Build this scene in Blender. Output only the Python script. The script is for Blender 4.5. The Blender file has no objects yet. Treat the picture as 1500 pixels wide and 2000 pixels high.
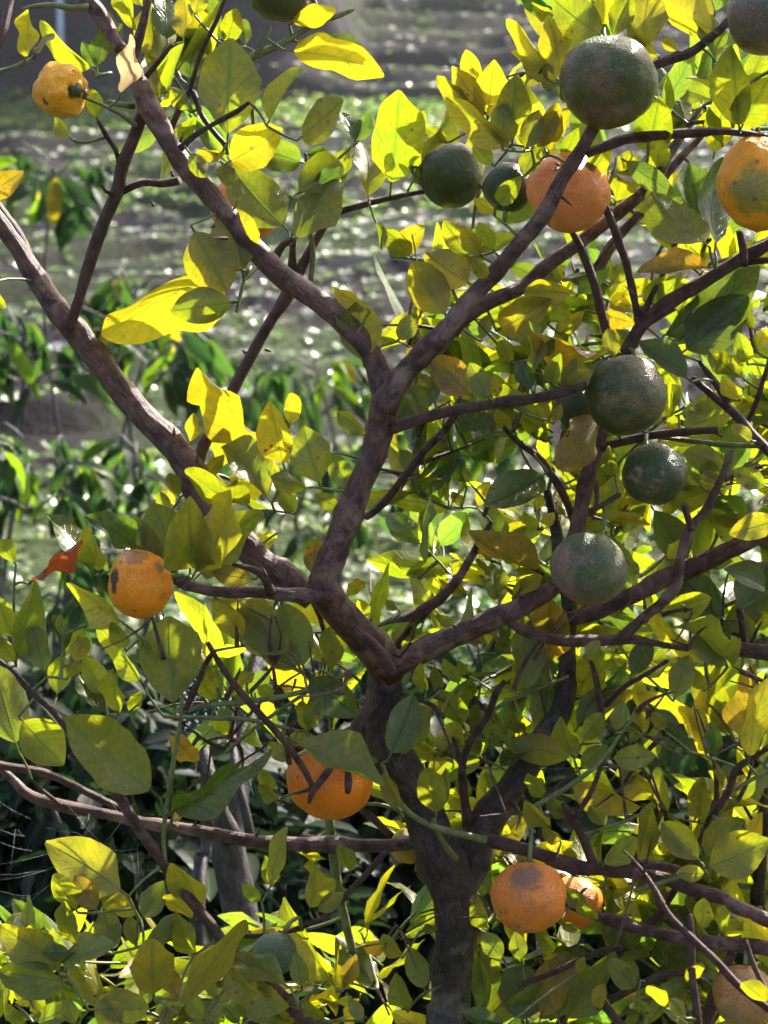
import bpy, math, random
import numpy as np
from mathutils import Vector, Matrix, noise, kdtree

R = math.radians
rng = random.Random(7)
scn = bpy.context.scene
COL = scn.collection

# ------------------------------------------------------------------ camera, sky, sun, exposure
CAM = Vector((0.0, 0.0, 1.6))
PITCH = R(10.0)
VFOV = R(32.0)
cam_d = bpy.data.cameras.new('camera')
cam = bpy.data.objects.new('camera', cam_d)
COL.objects.link(cam)
cam.location = CAM
cam.rotation_euler = (R(90) - PITCH, 0, 0)
cam_d.sensor_fit = 'VERTICAL'
cam_d.sensor_height = 24.0
cam_d.lens = 12.0 / math.tan(VFOV / 2)
cam_d.clip_start = 0.05
cam_d.clip_end = 400
cam_d.dof.use_dof = True
cam_d.dof.focus_distance = 1.47
cam_d.dof.aperture_fstop = 6.4
cam_d.dof.aperture_blades = 7
scn.camera = cam

SUN_EL, SUN_AZ = R(38), R(36)            # azimuth: from straight ahead (+Y) towards +X
SUN = Vector((math.sin(SUN_AZ) * math.cos(SUN_EL), math.cos(SUN_AZ) * math.cos(SUN_EL), math.sin(SUN_EL)))
w = bpy.data.worlds.new('World')
scn.world = w
w.use_nodes = True
wn = w.node_tree
sky = wn.nodes.new('ShaderNodeTexSky')
sky.sky_type = 'NISHITA'
sky.sun_disc = False
sky.sun_elevation = SUN_EL
sky.sun_rotation = SUN_AZ
sky.dust_density = 4.0
sky.air_density = 0.8
sky.ozone_density = 0.3
wn.nodes['Background'].inputs[1].default_value = 0.14
wn.links.new(sky.outputs[0], wn.nodes['Background'].inputs[0])
sl = bpy.data.lights.new('sun', 'SUN')
sl.energy = 5.0
sl.angle = R(0.53)
sl.color = (1.0, 0.95, 0.86)
so = bpy.data.objects.new('sun', sl)
COL.objects.link(so)
so.rotation_euler = SUN.to_track_quat('Z', 'Y').to_euler()

scn.view_settings.view_transform = 'Standard'
scn.view_settings.look = 'None'
scn.view_settings.gamma = 1
scn.view_settings.exposure = 1.8
scn.render.engine = 'CYCLES'
scn.cycles.use_denoising = True
scn.cycles.use_adaptive_sampling = True
scn.cycles.adaptive_threshold = 0.03
scn.cycles.max_bounces = 9
scn.cycles.diffuse_bounces = 6
scn.cycles.glossy_bounces = 3
scn.cycles.transmission_bounces = 6
scn.cycles.sample_clamp_indirect = 6.0

# ------------------------------------------------------------------ picture -> place
FW = Vector((0, math.cos(PITCH), -math.sin(PITCH)))
UP = Vector((0, math.sin(PITCH), math.cos(PITCH)))
RT = Vector((1, 0, 0))
K = math.tan(VFOV / 2) / 1000.0          # metres per photo pixel at one metre


def P(u, v, d):
    return CAM + FW * d + RT * ((u - 750) * K * d) + UP * ((1000 - v) * K * d)


def px(p):
    q = p - CAM
    d = q.dot(FW)
    return 750 + q.dot(RT) / (K * d), 1000 - q.dot(UP) / (K * d), d


# ------------------------------------------------------------------ helpers
def mesh_obj(name, verts, faces, mat, parent=None, smooth=True, uv=None, col=None, mat_idx=None):
    me = bpy.data.meshes.new(name)
    me.from_pydata([tuple(v) for v in verts], [], faces)
    if smooth:
        me.polygons.foreach_set('use_smooth', [True] * len(me.polygons))
    if uv is not None:
        lay = me.uv_layers.new(name='UVMap')
        li = np.empty(len(me.loops), dtype=np.int32)
        me.loops.foreach_get('vertex_index', li)
        lay.data.foreach_set('uv', np.asarray(uv, dtype=np.float32)[li].ravel())
    if col is not None:
        a = me.color_attributes.new('tint', 'FLOAT_COLOR', 'POINT')
        a.data.foreach_set('color', np.asarray(col, dtype=np.float32).ravel())
    for m in (mat if isinstance(mat, (list, tuple)) else [mat]):
        me.materials.append(m)
    if mat_idx is not None:
        me.polygons.foreach_set('material_index', mat_idx)
    me.update()
    o = bpy.data.objects.new(name, me)
    COL.objects.link(o)
    if parent is not None:
        attach(o, parent)
    return o


def attach(o, parent):
    o.parent = parent
    m = Matrix.Translation(-parent.location)
    if parent.parent is not None:
        m = m @ Matrix.Identity(4)
    o.matrix_parent_inverse = m


def empty(name, loc, label=None, cat=None, group=None):
    e = bpy.data.objects.new(name, None)
    e.empty_display_size = 0.05
    COL.objects.link(e)
    e.location = loc
    tag(e, label, cat, group)
    return e


def tag(o, label=None, cat=None, group=None, kind=None):
    if label: o['label'] = label
    if cat: o['category'] = cat
    if group: o['group'] = group
    if kind: o['kind'] = kind
    return o


def catmull(pts, step):
    """pts: list of (Vector, radius) -> denser list"""
    out = []
    n = len(pts)
    for i in range(n - 1):
        p0, p1, p2, p3 = pts[max(i - 1, 0)], pts[i], pts[i + 1], pts[min(i + 2, n - 1)]
        L = (p2[0] - p1[0]).length
        m = max(1, int(round(L / step)))
        for k in range(m):
            t = k / m
            a = [2 * p1[0], p2[0] - p0[0], 2 * p0[0] - 5 * p1[0] + 4 * p2[0] - p3[0], -p0[0] + 3 * p1[0] - 3 * p2[0] + p3[0]]
            pos = 0.5 * (a[0] + a[1] * t + a[2] * t * t + a[3] * t ** 3)
            out.append((pos, p1[1] + (p2[1] - p1[1]) * t))
    out.append(pts[-1])
    return out


def tube(path, sides=8, rough=0.0, seed=0.0, V=None, F=None, close=True, BC=None):
    """append a tube to the vertex and face lists"""
    V = [] if V is None else V
    F = [] if F is None else F
    base = len(V)
    n = len(path)
    ref = Vector((0.3, -0.8, 0.5)).normalized()
    run = 0.0
    for i, (p, r) in enumerate(path):
        a = path[max(i - 1, 0)][0]
        b = path[min(i + 1, n - 1)][0]
        t = (b - a)
        t = t.normalized() if t.length > 1e-9 else Vector((0, 0, 1))
        x = ref - t * ref.dot(t)
        if x.length < 1e-4:
            x = t.orthogonal()
        x.normalize()
        ref = x
        y = t.cross(x)
        if i:
            run += (p - path[i - 1][0]).length
        for k in range(sides):
            an = 2 * math.pi * k / sides
            d = x * math.cos(an) + y * math.sin(an)
            rr = r
            if rough:
                q = p * 55 + d * 0.9 + Vector((seed, seed, 0))
                rr = r * (1 + rough * noise.noise(q) + 0.5 * rough * noise.noise(p * 160 + d * 2.2))
            V.append(p + d * rr)
            if BC is not None:
                BC.append((0.012 * math.cos(an) + seed, 0.012 * math.sin(an), run, 1.0))
    for i in range(n - 1):
        for k in range(sides):
            k2 = (k + 1) % sides
            F.append((base + i * sides + k, base + i * sides + k2, base + (i + 1) * sides + k2, base + (i + 1) * sides + k))
    if close:
        F.append(tuple(base + k for k in reversed(range(sides))))
        F.append(tuple(base + (n - 1) * sides + k for k in range(sides)))
    return V, F


# ------------------------------------------------------------------ materials
def new_mat(name):
    m = bpy.data.materials.new(name)
    m.use_nodes = True
    nt = m.node_tree
    nt.nodes.clear()
    out = nt.nodes.new('ShaderNodeOutputMaterial')
    return m, nt, out


class NT:
    def __init__(s, nt):
        s.nt = nt

    def n(s, t, **kw):
        nd = s.nt.nodes.new(t)
        for k, v in kw.items():
            setattr(nd, k, v)
        return nd

    def link(s, a, b):
        s.nt.links.new(a, b)

    def put(s, sock, val):
        if hasattr(val, 'is_output') or hasattr(val, 'links'):
            s.link(val, sock)
        else:
            sock.default_value = val

    def math(s, op, a, b=0.0, c=0.0, clamp=False):
        nd = s.n('ShaderNodeMath', operation=op, use_clamp=clamp)
        s.put(nd.inputs[0], a); s.put(nd.inputs[1], b); s.put(nd.inputs[2], c)
        return nd.outputs[0]

    def mix(s, f, a, b, mode='MIX'):
        nd = s.n('ShaderNodeMix', data_type='RGBA', blend_type=mode)
        s.put(nd.inputs[0], f)
        s.put(nd.inputs[6], a if hasattr(a, 'links') else (*a, 1.0))
        s.put(nd.inputs[7], b if hasattr(b, 'links') else (*b, 1.0))
        return nd.outputs[2]

    def noise(s, vec, scale, detail=3.0, rough=0.55, dist=0.0):
        nd = s.n('ShaderNodeTexNoise')
        s.put(nd.inputs['Vector'], vec)
        nd.inputs['Scale'].default_value = scale
        nd.inputs['Detail'].default_value = detail
        nd.inputs['Roughness'].default_value = rough
        nd.inputs['Distortion'].default_value = dist
        return nd.outputs['Fac']

    def vor(s, vec, scale, feat='F1', out='Distance'):
        nd = s.n('ShaderNodeTexVoronoi', feature=feat)
        s.put(nd.inputs['Vector'], vec)
        nd.inputs['Scale'].default_value = scale
        return nd.outputs[out]

    def ramp(s, f, a, b, lo=0.0, hi=1.0):
        nd = s.n('ShaderNodeMapRange')
        nd.interpolation_type = 'SMOOTHSTEP'
        s.put(nd.inputs[0], f)
        nd.inputs[1].default_value = a
        nd.inputs[2].default_value = b
        nd.inputs[3].default_value = lo
        nd.inputs[4].default_value = hi
        return nd.outputs[0]

    def bump(s, h, strength, dist):
        nd = s.n('ShaderNodeBump')
        nd.inputs['Strength'].default_value = strength
        nd.inputs['Distance'].default_value = dist
        s.link(h, nd.inputs['Height'])
        return nd.outputs[0]


def leaf_material(name, refl=0.30, trans=0.52, rough=0.36, spots=1.0, gloss=0.5, pale=0.0, dust=0.0):
    m, nt, out = new_mat(name)
    g = NT(nt)
    geo = g.n('ShaderNodeNewGeometry')
    pos = geo.outputs['Position']
    att = g.n('ShaderNodeAttribute', attribute_name='tint')
    tint = att.outputs['Color']
    mot = att.outputs['Alpha']
    sep = g.n('ShaderNodeSeparateXYZ')
    g.link(g.n('ShaderNodeUVMap').outputs[0], sep.inputs[0])
    uu = g.math('ABSOLUTE', g.math('SUBTRACT', sep.outputs[0], 0.5))
    vv = sep.outputs[1]
    # veins: midrib and side veins running forward
    mid = g.ramp(uu, 0.010, 0.034, 1.0, 0.0)
    wob = g.math('MULTIPLY', g.noise(pos, 75.0, 3.0), 0.16)
    sv = g.math('FRACT', g.math('MULTIPLY', g.math('ADD', g.math('SUBTRACT', vv, g.math('MULTIPLY', uu, 0.55)), wob), 9.0))
    sd = g.math('ABSOLUTE', g.math('SUBTRACT', sv, 0.5))
    side = g.math('MULTIPLY', g.ramp(sd, 0.01, 0.08, 1.0, 0.0), g.ramp(g.noise(pos, 110.0, 2.0), 0.35, 0.6, 0.2, 1.0))
    vein = g.math('MAXIMUM', mid, g.math('MULTIPLY', side, 0.45))
    veinall = vein
    # chlorotic mottling
    n1 = g.ramp(g.noise(pos, 46.0, 4.0, 0.6), 0.42, 0.60)
    n2 = g.ramp(g.noise(pos, 150.0, 4.0, 0.65), 0.40, 0.62)
    tip = g.ramp(vv, 0.55, 1.0)
    edge = g.ramp(uu, 0.2, 0.5)
    yel = g.math('MULTIPLY', g.math('ADD', n1, g.math('MULTIPLY', edge, 0.4), clamp=True), mot)
    yellower = g.mix(1.0, tint, (1.32, 1.10, 0.7), 'MULTIPLY')
    greener = g.mix(1.0, tint, (0.42, 0.68, 0.9), 'MULTIPLY')
    c = g.mix(yel, tint, yellower)
    c = g.mix(g.math('MULTIPLY', g.math('MULTIPLY', n2, 0.6), mot), c, greener)
    band = g.math('MAXIMUM', g.ramp(uu, 0.0, 0.13, 1.0, 0.0), g.ramp(sd, 0.0, 0.30, 0.55, 0.0))
    band = g.math('MULTIPLY', g.math('MULTIPLY', band, mot), g.ramp(g.noise(pos, 30.0, 2.0), 0.35, 0.6, 0.25, 1.0))
    c = g.mix(g.math('MULTIPLY', band, 0.75), c, greener)
    c = g.mix(g.math('MULTIPLY', veinall, 0.5), c, g.mix(1.0, tint, (0.42, 0.60, 0.9), 'MULTIPLY'))
    # brown scabs and dots
    sp = g.math('MULTIPLY', g.ramp(g.vor(pos, 95.0), 0.10, 0.20, 1.0, 0.0), g.ramp(g.noise(pos, 23.0, 2.0), 0.52, 0.62))
    blot = g.ramp(g.noise(pos, 60.0, 5.0, 0.7), 0.63, 0.71)
    sp = g.math('MULTIPLY', g.math('MAXIMUM', sp, g.math('MULTIPLY', blot, 0.7)), spots, clamp=True)
    c = g.mix(sp, c, (0.14, 0.055, 0.012))
    under = g.math('SUBTRACT', 1.0, geo.outputs['Backfacing'])
    rc = g.mix(1.0, c, (refl, refl * 0.80, refl * 1.2), 'MULTIPLY')
    rc = g.mix(1.0, rc, (0.03 * pale, 0.036 * pale, 0.03 * pale), 'ADD')
    rc = g.mix(g.math('MULTIPLY', under, pale), rc, (0.185, 0.162, 0.070))      # dull pale underside
    rc = g.mix(g.math('MULTIPLY', g.math('MULTIPLY', vein, under), 0.35), rc, (0.26, 0.25, 0.12))
    rc = g.mix(g.ramp(g.noise(pos, 28.0, 4.0), 0.5, 0.85, 0.0, dust), rc, (0.22, 0.21, 0.16))
    b = g.n('ShaderNodeBsdfPrincipled')
    g.link(rc, b.inputs['Base Color'])
    g.link(g.math('ADD', g.ramp(g.noise(pos, 90.0, 3.0), 0.3, 0.75, rough - 0.10, rough + 0.14), g.math('MULTIPLY', under, pale * 0.45)), b.inputs['Roughness'])
    b.inputs['Specular IOR Level'].default_value = gloss
    h = g.math('SUBTRACT', g.math('MULTIPLY', g.noise(pos, 260.0, 3.0), 0.5), g.math('MULTIPLY', vein, 0.8))
    bp = g.bump(h, 0.8, 0.0009)
    g.link(bp, b.inputs['Normal'])
    t = g.n('ShaderNodeBsdfTranslucent')
    g.link(c, t.inputs['Color'])
    g.link(bp, t.inputs['Normal'])
    mx = g.n('ShaderNodeMixShader')
    mx.inputs[0].default_value = trans
    g.link(b.outputs[0], mx.inputs[1])
    g.link(t.outputs[0], mx.inputs[2])
    g.link(mx.outputs[0], out.inputs[0])
    return m


def bark_material(name, dark, light, lichen, lich_amt=0.5, scale=1.0, along=True):
    m, nt, out = new_mat(name)
    g = NT(nt)
    pos = g.n('ShaderNodeNewGeometry').outputs['Position']
    n1 = g.noise(pos, 70 * scale, 5.0, 0.65)
    n2 = g.noise(pos, 24 * scale, 4.0, 0.6, 0.4)
    n3 = g.noise(pos, 420 * scale, 3.0, 0.6)
    mp = g.n('ShaderNodeMapping')
    mp.inputs['Scale'].default_value = (1.0, 1.0, 0.16)
    if along:
        g.link(g.n('ShaderNodeAttribute', attribute_name='tint').outputs['Color'], mp.inputs[0])
    else:
        g.link(pos, mp.inputs[0])
    st = g.noise(mp.outputs[0], 420 * scale, 4.0, 0.65)
    c = g.mix(g.ramp(n1, 0.3, 0.7), dark, light)
    c = g.mix(g.ramp(st, 0.46, 0.62, 0.0, 0.75), c, dark)
    c = g.mix(g.math('MULTIPLY', g.math('MULTIPLY', g.ramp(n2, 0.47, 0.64), g.ramp(n1, 0.36, 0.58)), lich_amt), c, lichen)
    dots = g.math('MULTIPLY', g.ramp(g.vor(pos, 150 * scale), 0.12, 0.24, 1.0, 0.0), g.ramp(n3, 0.42, 0.6))
    c = g.mix(g.math('MULTIPLY', dots, 0.28), c, tuple(x * 1.1 for x in lichen))
    b = g.n('ShaderNodeBsdfPrincipled')
    g.link(c, b.inputs['Base Color'])
    b.inputs['Roughness'].default_value = 0.55
    b.inputs['Specular IOR Level'].default_value = 0.3
    h = g.math('ADD', g.math('MULTIPLY', n1, 0.6), g.math('ADD', g.math('MULTIPLY', st, 0.8), g.math('MULTIPLY', n3, 0.35)))
    g.link(g.bump(h, 1.0, 0.0038), b.inputs['Normal'])
    g.link(b.outputs[0], out.inputs[0])
    return m


def fruit_material(name, a, bcol, lo, hi, scab=0.3, scab_col=(0.20, 0.13, 0.10), seed=0.0, sss=None, grad=None, blobs=()):
    """two rind colours mixed by a broad noise, oil-gland pores, scabs"""
    m, nt, out = new_mat(name)
    g = NT(nt)
    tc = g.n('ShaderNodeTexCoord').outputs['Object']
    mp = g.n('ShaderNodeMapping')
    mp.inputs['Location'].default_value = (seed, seed * 1.7, seed * 0.6)
    g.link(tc, mp.inputs[0])
    p = mp.outputs[0]
    n1 = g.noise(p, 28.0, 4.0, 0.6)
    n2 = g.noise(p, 75.0, 5.0, 0.7, 0.6)
    n3 = g.noise(p, 46.0, 3.0, 0.6, 1.2)
    f1 = n1
    if grad:
        dp = g.n('ShaderNodeVectorMath', operation='DOT_PRODUCT')
        g.link(tc, dp.inputs[0])
        dp.inputs[1].default_value = grad
        f1 = g.math('ADD', n1, dp.outputs['Value'])
    c = g.mix(g.ramp(f1, lo, hi), a, bcol)
    c = g.mix(g.ramp(n2, 0.35, 0.75, 0.0, 0.12 if a[0] > 0.5 else 0.5), c, tuple(x * 0.55 for x in a))
    sc = g.math('MULTIPLY', g.ramp(n3, 0.54, 0.66), g.ramp(n2, 0.38, 0.62))
    c = g.mix(g.math('MULTIPLY', sc, scab), c, scab_col)
    dark = g.math('MULTIPLY', g.ramp(g.vor(p, 62.0), 0.07, 0.16, 1.0, 0.0), g.ramp(n3, 0.45, 0.55))
    c = g.mix(g.math('MULTIPLY', dark, 0.7), c, (0.07, 0.028, 0.012))
    for (bx, by, bz, br_, bc, amt) in blobs:
        vm = g.n('ShaderNodeVectorMath', operation='DISTANCE')
        g.link(tc, vm.inputs[0])
        vm.inputs[1].default_value = (bx, by, bz)
        dd = g.math('ADD', vm.outputs['Value'], g.math('MULTIPLY', g.math('SUBTRACT', n3, 0.5), br_ * 1.6))
        c = g.mix(g.ramp(dd, br_ * 0.6, br_, amt, 0.0), c, bc)
    pore = g.vor(p, 700.0)
    c = g.mix(g.ramp(pore, 0.10, 0.5, 0.25 if a[0] > 0.5 else 0.5, 0.0), c, tuple(x * 0.45 for x in a))
    b = g.n('ShaderNodeBsdfPrincipled')
    g.link(c, b.inputs['Base Color'])
    g.link(g.ramp(n2, 0.3, 0.7, 0.28, 0.44), b.inputs['Roughness'])
    b.inputs['Specular IOR Level'].default_value = 0.42
    b.inputs['Subsurface Weight'].default_value = 0.4 if a[0] > 0.5 else 0.1
    b.inputs['Subsurface Radius'].default_value = (1.0, 0.45, 0.12)
    b.inputs['Subsurface Scale'].default_value = 0.010
    h = g.math('ADD', g.math('MULTIPLY', g.ramp(pore, 0.0, 0.55), 0.42), g.math('ADD', g.math('MULTIPLY', n2, 0.9), g.math('MULTIPLY', n1, 1.4)))
    g.link(g.bump(h, 1.0, 0.0022), b.inputs['Normal'])
    g.link(b.outputs[0], out.inputs[0])
    return m


def plain(name, colr, rough=0.6, var=0.25, scale=60.0, spec=0.4, bump=0.0):
    m, nt, out = new_mat(name)
    g = NT(nt)
    pos = g.n('ShaderNodeNewGeometry').outputs['Position']
    n = g.noise(pos, scale, 4.0, 0.6)
    c = g.mix(g.ramp(n, 0.3, 0.7), tuple(x * (1 - var) for x in colr), tuple(min(1, x * (1 + var)) for x in colr))
    b = g.n('ShaderNodeBsdfPrincipled')
    g.link(c, b.inputs['Base Color'])
    b.inputs['Roughness'].default_value = rough
    b.inputs['Specular IOR Level'].default_value = spec
    if bump:
        g.link(g.bump(n, 0.8, bump), b.inputs['Normal'])
    g.link(b.outputs[0], out.inputs[0])
    return m


def soil_material():
    m, nt, out = new_mat('field_soil')
    g = NT(nt)
    pos = g.n('ShaderNodeNewGeometry').outputs['Position']
    att = g.n('ShaderNodeAttribute', attribute_name='tint')
    n1 = g.noise(pos, 1.6, 5.0, 0.65)
    n2 = g.noise(pos, 11.0, 5.0, 0.7)
    n3 = g.noise(pos, 45.0, 3.0, 0.6)
    c = g.mix(g.ramp(n1, 0.3, 0.7), (0.011, 0.0075, 0.0095), (0.028, 0.020, 0.024))
    c = g.mix(g.ramp(n2, 0.45, 0.75, 0.0, 0.6), c, (0.045, 0.035, 0.038))
    gr = g.mix(g.ramp(n2, 0.3, 0.7), (0.022, 0.040, 0.010), (0.070, 0.105, 0.028))
    amt = g.math('MULTIPLY', att.outputs['Fac'], g.ramp(n2, 0.25, 0.6, 0.45, 1.0))
    c = g.mix(amt, c, gr)
    b = g.n('ShaderNodeBsdfPrincipled')
    g.link(c, b.inputs['Base Color'])
    b.inputs['Roughness'].default_value = 0.9
    b.inputs['Specular IOR Level'].default_value = 0.08
    h = g.math('ADD', g.math('MULTIPLY', n2, 1.0), g.math('MULTIPLY', n3, 0.4))
    g.link(g.bump(h, 1.0, 0.06), b.inputs['Normal'])
    g.link(b.outputs[0], out.inputs[0])
    return m


M = {}
M['leaf'] = leaf_material('citrus_leaf', refl=0.50, trans=0.55, rough=0.28, pale=0.42, dust=0.22)
M['sapling_leaf'] = leaf_material('sapling_leaf', refl=0.34, trans=0.46, rough=0.5, spots=0.0, gloss=0.2)
M['shrub_leaf'] = leaf_material('shrub_leaf', refl=0.50, trans=0.25, rough=0.5, spots=0.0, gloss=0.1)
M['crop_leaf'] = leaf_material('crop_leaf', refl=0.5, trans=0.45, rough=0.24, spots=0.0, gloss=1.0)
M['bark'] = bark_material('citrus_bark', (0.046, 0.0200, 0.0150), (0.190, 0.088, 0.066), (0.29, 0.170, 0.138), 0.7)
M['trunk'] = bark_material('trunk_bark', (0.014, 0.008, 0.006), (0.072, 0.042, 0.030), (0.15, 0.115, 0.078), 0.7, 0.8)
M['twig'] = bark_material('twig_bark', (0.048, 0.020, 0.015), (0.165, 0.074, 0.054), (0.22, 0.13, 0.10), 0.3, 1.4)
M['green_twig'] = plain('green_twig', (0.115, 0.125, 0.035), 0.5, 0.35, 110, 0.4, 0.0008)
M['grey_bark'] = bark_material('grey_bark', (0.026, 0.021, 0.022), (0.075, 0.062, 0.062), (0.13, 0.115, 0.11), 0.35, 0.7, False)
M['soil'] = soil_material()
M['calyx'] = plain('calyx', (0.075, 0.070, 0.028), 0.6, 0.4, 200)

# ------------------------------------------------------------------ ground: one sheet, garden in front, terraced field rising behind
def ang(v):
    return -PITCH + math.atan((1000 - v) * K)


def zat(v, y):
    return CAM.z + y * math.tan(ang(v))


PROF = [(-40, 0.0), (0, 0.0), (4.9, 0.0), (7.8, 0.0), (10.4, zat(905, 10.4)), (10.75, zat(838, 10.75)), (15.0, zat(640, 15.0)), (20.4, zat(445, 20.4)),
        (20.9, zat(392, 20.9)), (27.0, zat(262, 27.0)), (29.0, zat(205, 29.0)), (45.0, zat(-210, 45.0)), (60.0, zat(-330, 60.0)), (80.0, zat(-330, 60.0) + 1.0)]
PY = [a for a, b in PROF]
PZ = [b for a, b in PROF]


def sstep(a, b, x):
    t = min(1.0, max(0.0, (x - a) / (b - a)))
    return t * t * (3 - 2 * t)


ROW_A = R(33)


def row_phase(x, y):
    """(phase in rows, ridge height) of the planting rows"""
    if 10.9 < y < 20.3:
        return (x * -math.sin(ROW_A) + y * math.cos(ROW_A)) / 0.80, 0.21
    if 20.9 < y < 26.9:
        return (x * -math.sin(R(12)) + y * math.cos(R(12))) / 0.95, 0.20
    if y > 29.2:
        return (x * 0.03 + y) / 1.05, 0.26
    if 7.2 < y < 10.3:
        return (x * -math.sin(R(8)) + y * math.cos(R(8))) / 0.8, 0.09
    return 0.0, 0.0


def bank(x, y):
    """steep face added left of the upper plot, shaped to stay in shade"""
    return 5.2 * sstep(29.0, 31.0, y) * sstep(-0.2, -3.2, x + 0.25 * noise.noise(Vector((y * 0.7, x * 0.5, 3))))


def ground_z(x, y):
    z = float(np.interp(y, PY, PZ))
    ph, h = row_phase(x, y)
    if h:
        z += h * (0.5 + 0.5 * math.cos(2 * math.pi * ph)) * (0.8 + 0.5 * noise.noise(Vector((x * 0.9, y * 0.9, 0))))
    z += bank(x, y)
    if y > 5:
        z += 0.10 * noise.noise(Vector((x * 0.35, y * 0.35, 7))) + 0.05 * noise.noise(Vector((x * 1.9, y * 1.9, 2)))
    return z


ys = list(np.arange(-30, 4, 2.0)) + list(np.arange(4, 10, 0.22)) + list(np.arange(10, 31.5, 0.085)) + list(np.arange(31.5, 46, 0.13)) + list(np.arange(46, 81, 2.5))
ss = np.linspace(-1, 1, 141)
V, F, C = [], [], []
for y in ys:
    span = 3.5 + 0.34 * max(y, 0)
    for s in ss:
        x = s * span + (math.copysign(max(abs(s) - 0.85, 0) ** 2, s) * 1800)
        V.append((x, y, ground_z(x, y)))
        gy = sstep(26.7, 27.3, y) * sstep(29.4, 28.6, y)
        gy = max(gy, sstep(20.3, 20.5, y) * sstep(21.3, 20.9, y) * 0.7, sstep(10.6, 9.0, y) * 0.75)
        gy = max(gy, 0.75 * sstep(-0.2, 0.4, noise.noise(Vector((x * 0.5, y * 0.5, 11)))))
        if y > 29.2:
            gy *= 0.5
        C.append((gy, gy, gy, 1))
nx = len(ss)
for j in range(len(ys) - 1):
    for i in range(nx - 1):
        a = j * nx + i
        F.append((a, a + 1, a + nx + 1, a + nx))
ground = mesh_obj('ground', V, F, M['soil'], col=C)
tag(ground, 'terraced hillside of ploughed brown soil with planting rows', kind='structure')

# ------------------------------------------------------------------ leaf geometry
TINT = {'g': (0.265, 0.305, 0.007), 'y': (0.335, 0.322, 0.007), 'Y': (0.365, 0.325, 0.009), 'd': (0.120, 0.190, 0.014),
        'o': (0.40, 0.25, 0.008), 'b': (0.36, 0.06, 0.008), 'p': (0.52, 0.34, 0.15)}
MOT = {'g': 0.75, 'y': 0.8, 'Y': 0.6, 'd': 0.7, 'o': 1.0, 'b': 0.6, 'p': 0.15}


def leaf_geo(L, W, nl=11, nh=3, fold=0.25, curl=0.5, trans=0.15, wave=0.1, side=0.0, r=rng, petiole=True, blunt=0.78, amp=0.85):
    """leaf with its base at the origin, blade along +Y, face +Z. Returns verts, faces, uv"""
    V, F, U = [], [], []
    ns = 2 * nh + 1
    y = z = 0.0
    ph = r.uniform(0, 6.28)
    k = r.uniform(5.0, 13.0)
    pet = 0.11 * L if petiole else 0.0
    th0 = -curl * 0.45
    yy = pet
    zz = 0.0
    jit = [[r.uniform(-1, 1) for _ in range(nl + 1)] for _ in range(2)]
    for i in range(nl + 1):
        t = 0.45 * i / nl + 0.55 * (0.5 - 0.5 * math.cos(math.pi * i / nl))
        if i:
            th = th0 + curl * 0.5 * (t + tp)
            yy += L * (t - tp) * math.cos(th)
            zz += L * (t - tp) * math.sin(th)
        tp = t
        prof = max(0.0, math.sin(math.pi * min(1.0, max(0.0, t)) ** amp)) ** blunt
        if i == nl:
            prof = 0.07
        if i == 0:
            prof = 0.06
        for j in range(-nh, nh + 1):
            s = j / nh
            ww = W * 0.5 * prof * (1 + 0.05 * jit[0 if s < 0 else 1][i] * abs(s))
            a = abs(s)
            x = s * ww * (1 - 0.12 * fold * a)
            dz = (fold * a + trans * s * s) * ww + wave * ww * a * a * math.sin(k * t + ph + (1.7 if s < 0 else 0.0))
            V.append((x + side * L * t * t, yy, zz + dz))
            U.append((0.5 + 0.5 * s, t))
    for i in range(nl):
        for j in range(ns - 1):
            a = i * ns + j
            F.append((a, a + 1, a + ns + 1, a + ns))
    if petiole:
        b = len(V)
        rr = max(0.0009, 0.011 * L)
        for (q, yq) in ((0, 0.0), (1, pet * 1.05)):
            for kk in range(4):
                an = kk * math.pi / 2
                V.append((rr * math.cos(an), yq, rr * math.sin(an) - rr * 0.3))
                U.append((0.5, 0.0))
        for kk in range(4):
            F.append((b + kk, b + (kk + 1) % 4, b + 4 + (kk + 1) % 4, b + 4 + kk))
    return V, F, U


def frame(y, view, roll):
    """rotation matrix whose Y is the blade axis and Z faces against the view, rolled"""
    y = y.normalized()
    x = y.cross(-view)
    x = x.normalized() if x.length > 1e-5 else y.orthogonal().normalized()
    z = x.cross(y)
    m = Matrix((x, y, z)).transposed()
    return m @ Matrix.Rotation(roll, 3, 'Y')


def jtint(c, r=rng, j=0.14):
    t = TINT[c] if isinstance(c, str) else c
    f = 1 + r.uniform(-j, j)
    h = r.uniform(-j, j) * 0.6
    return (min(1, t[0] * f * (1 + h)), min(1, t[1] * f), min(1, t[2] * f * (1 - h)))


# ------------------------------------------------------------------ the citrus tree: trunk and branches
# each row: name, material, [(u, v, radius in photo pixels, distance)]
BR = []


def br(kind, mat, d0, d1, pts):
    n = len(pts)
    acc = [0.0]
    for i in range(1, n):
        acc.append(acc[-1] + math.hypot(pts[i][0] - pts[i - 1][0], pts[i][1] - pts[i - 1][1]))
    out = []
    for i, p in enumerate(pts):
        d = p[3] if len(p) > 3 else d0 + (d1 - d0) * acc[i] / max(acc[-1], 1e-6)
        out.append((P(p[0], p[1], d), p[2] * K * d * 0.92))
    BR.append((kind, mat, out))


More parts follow.
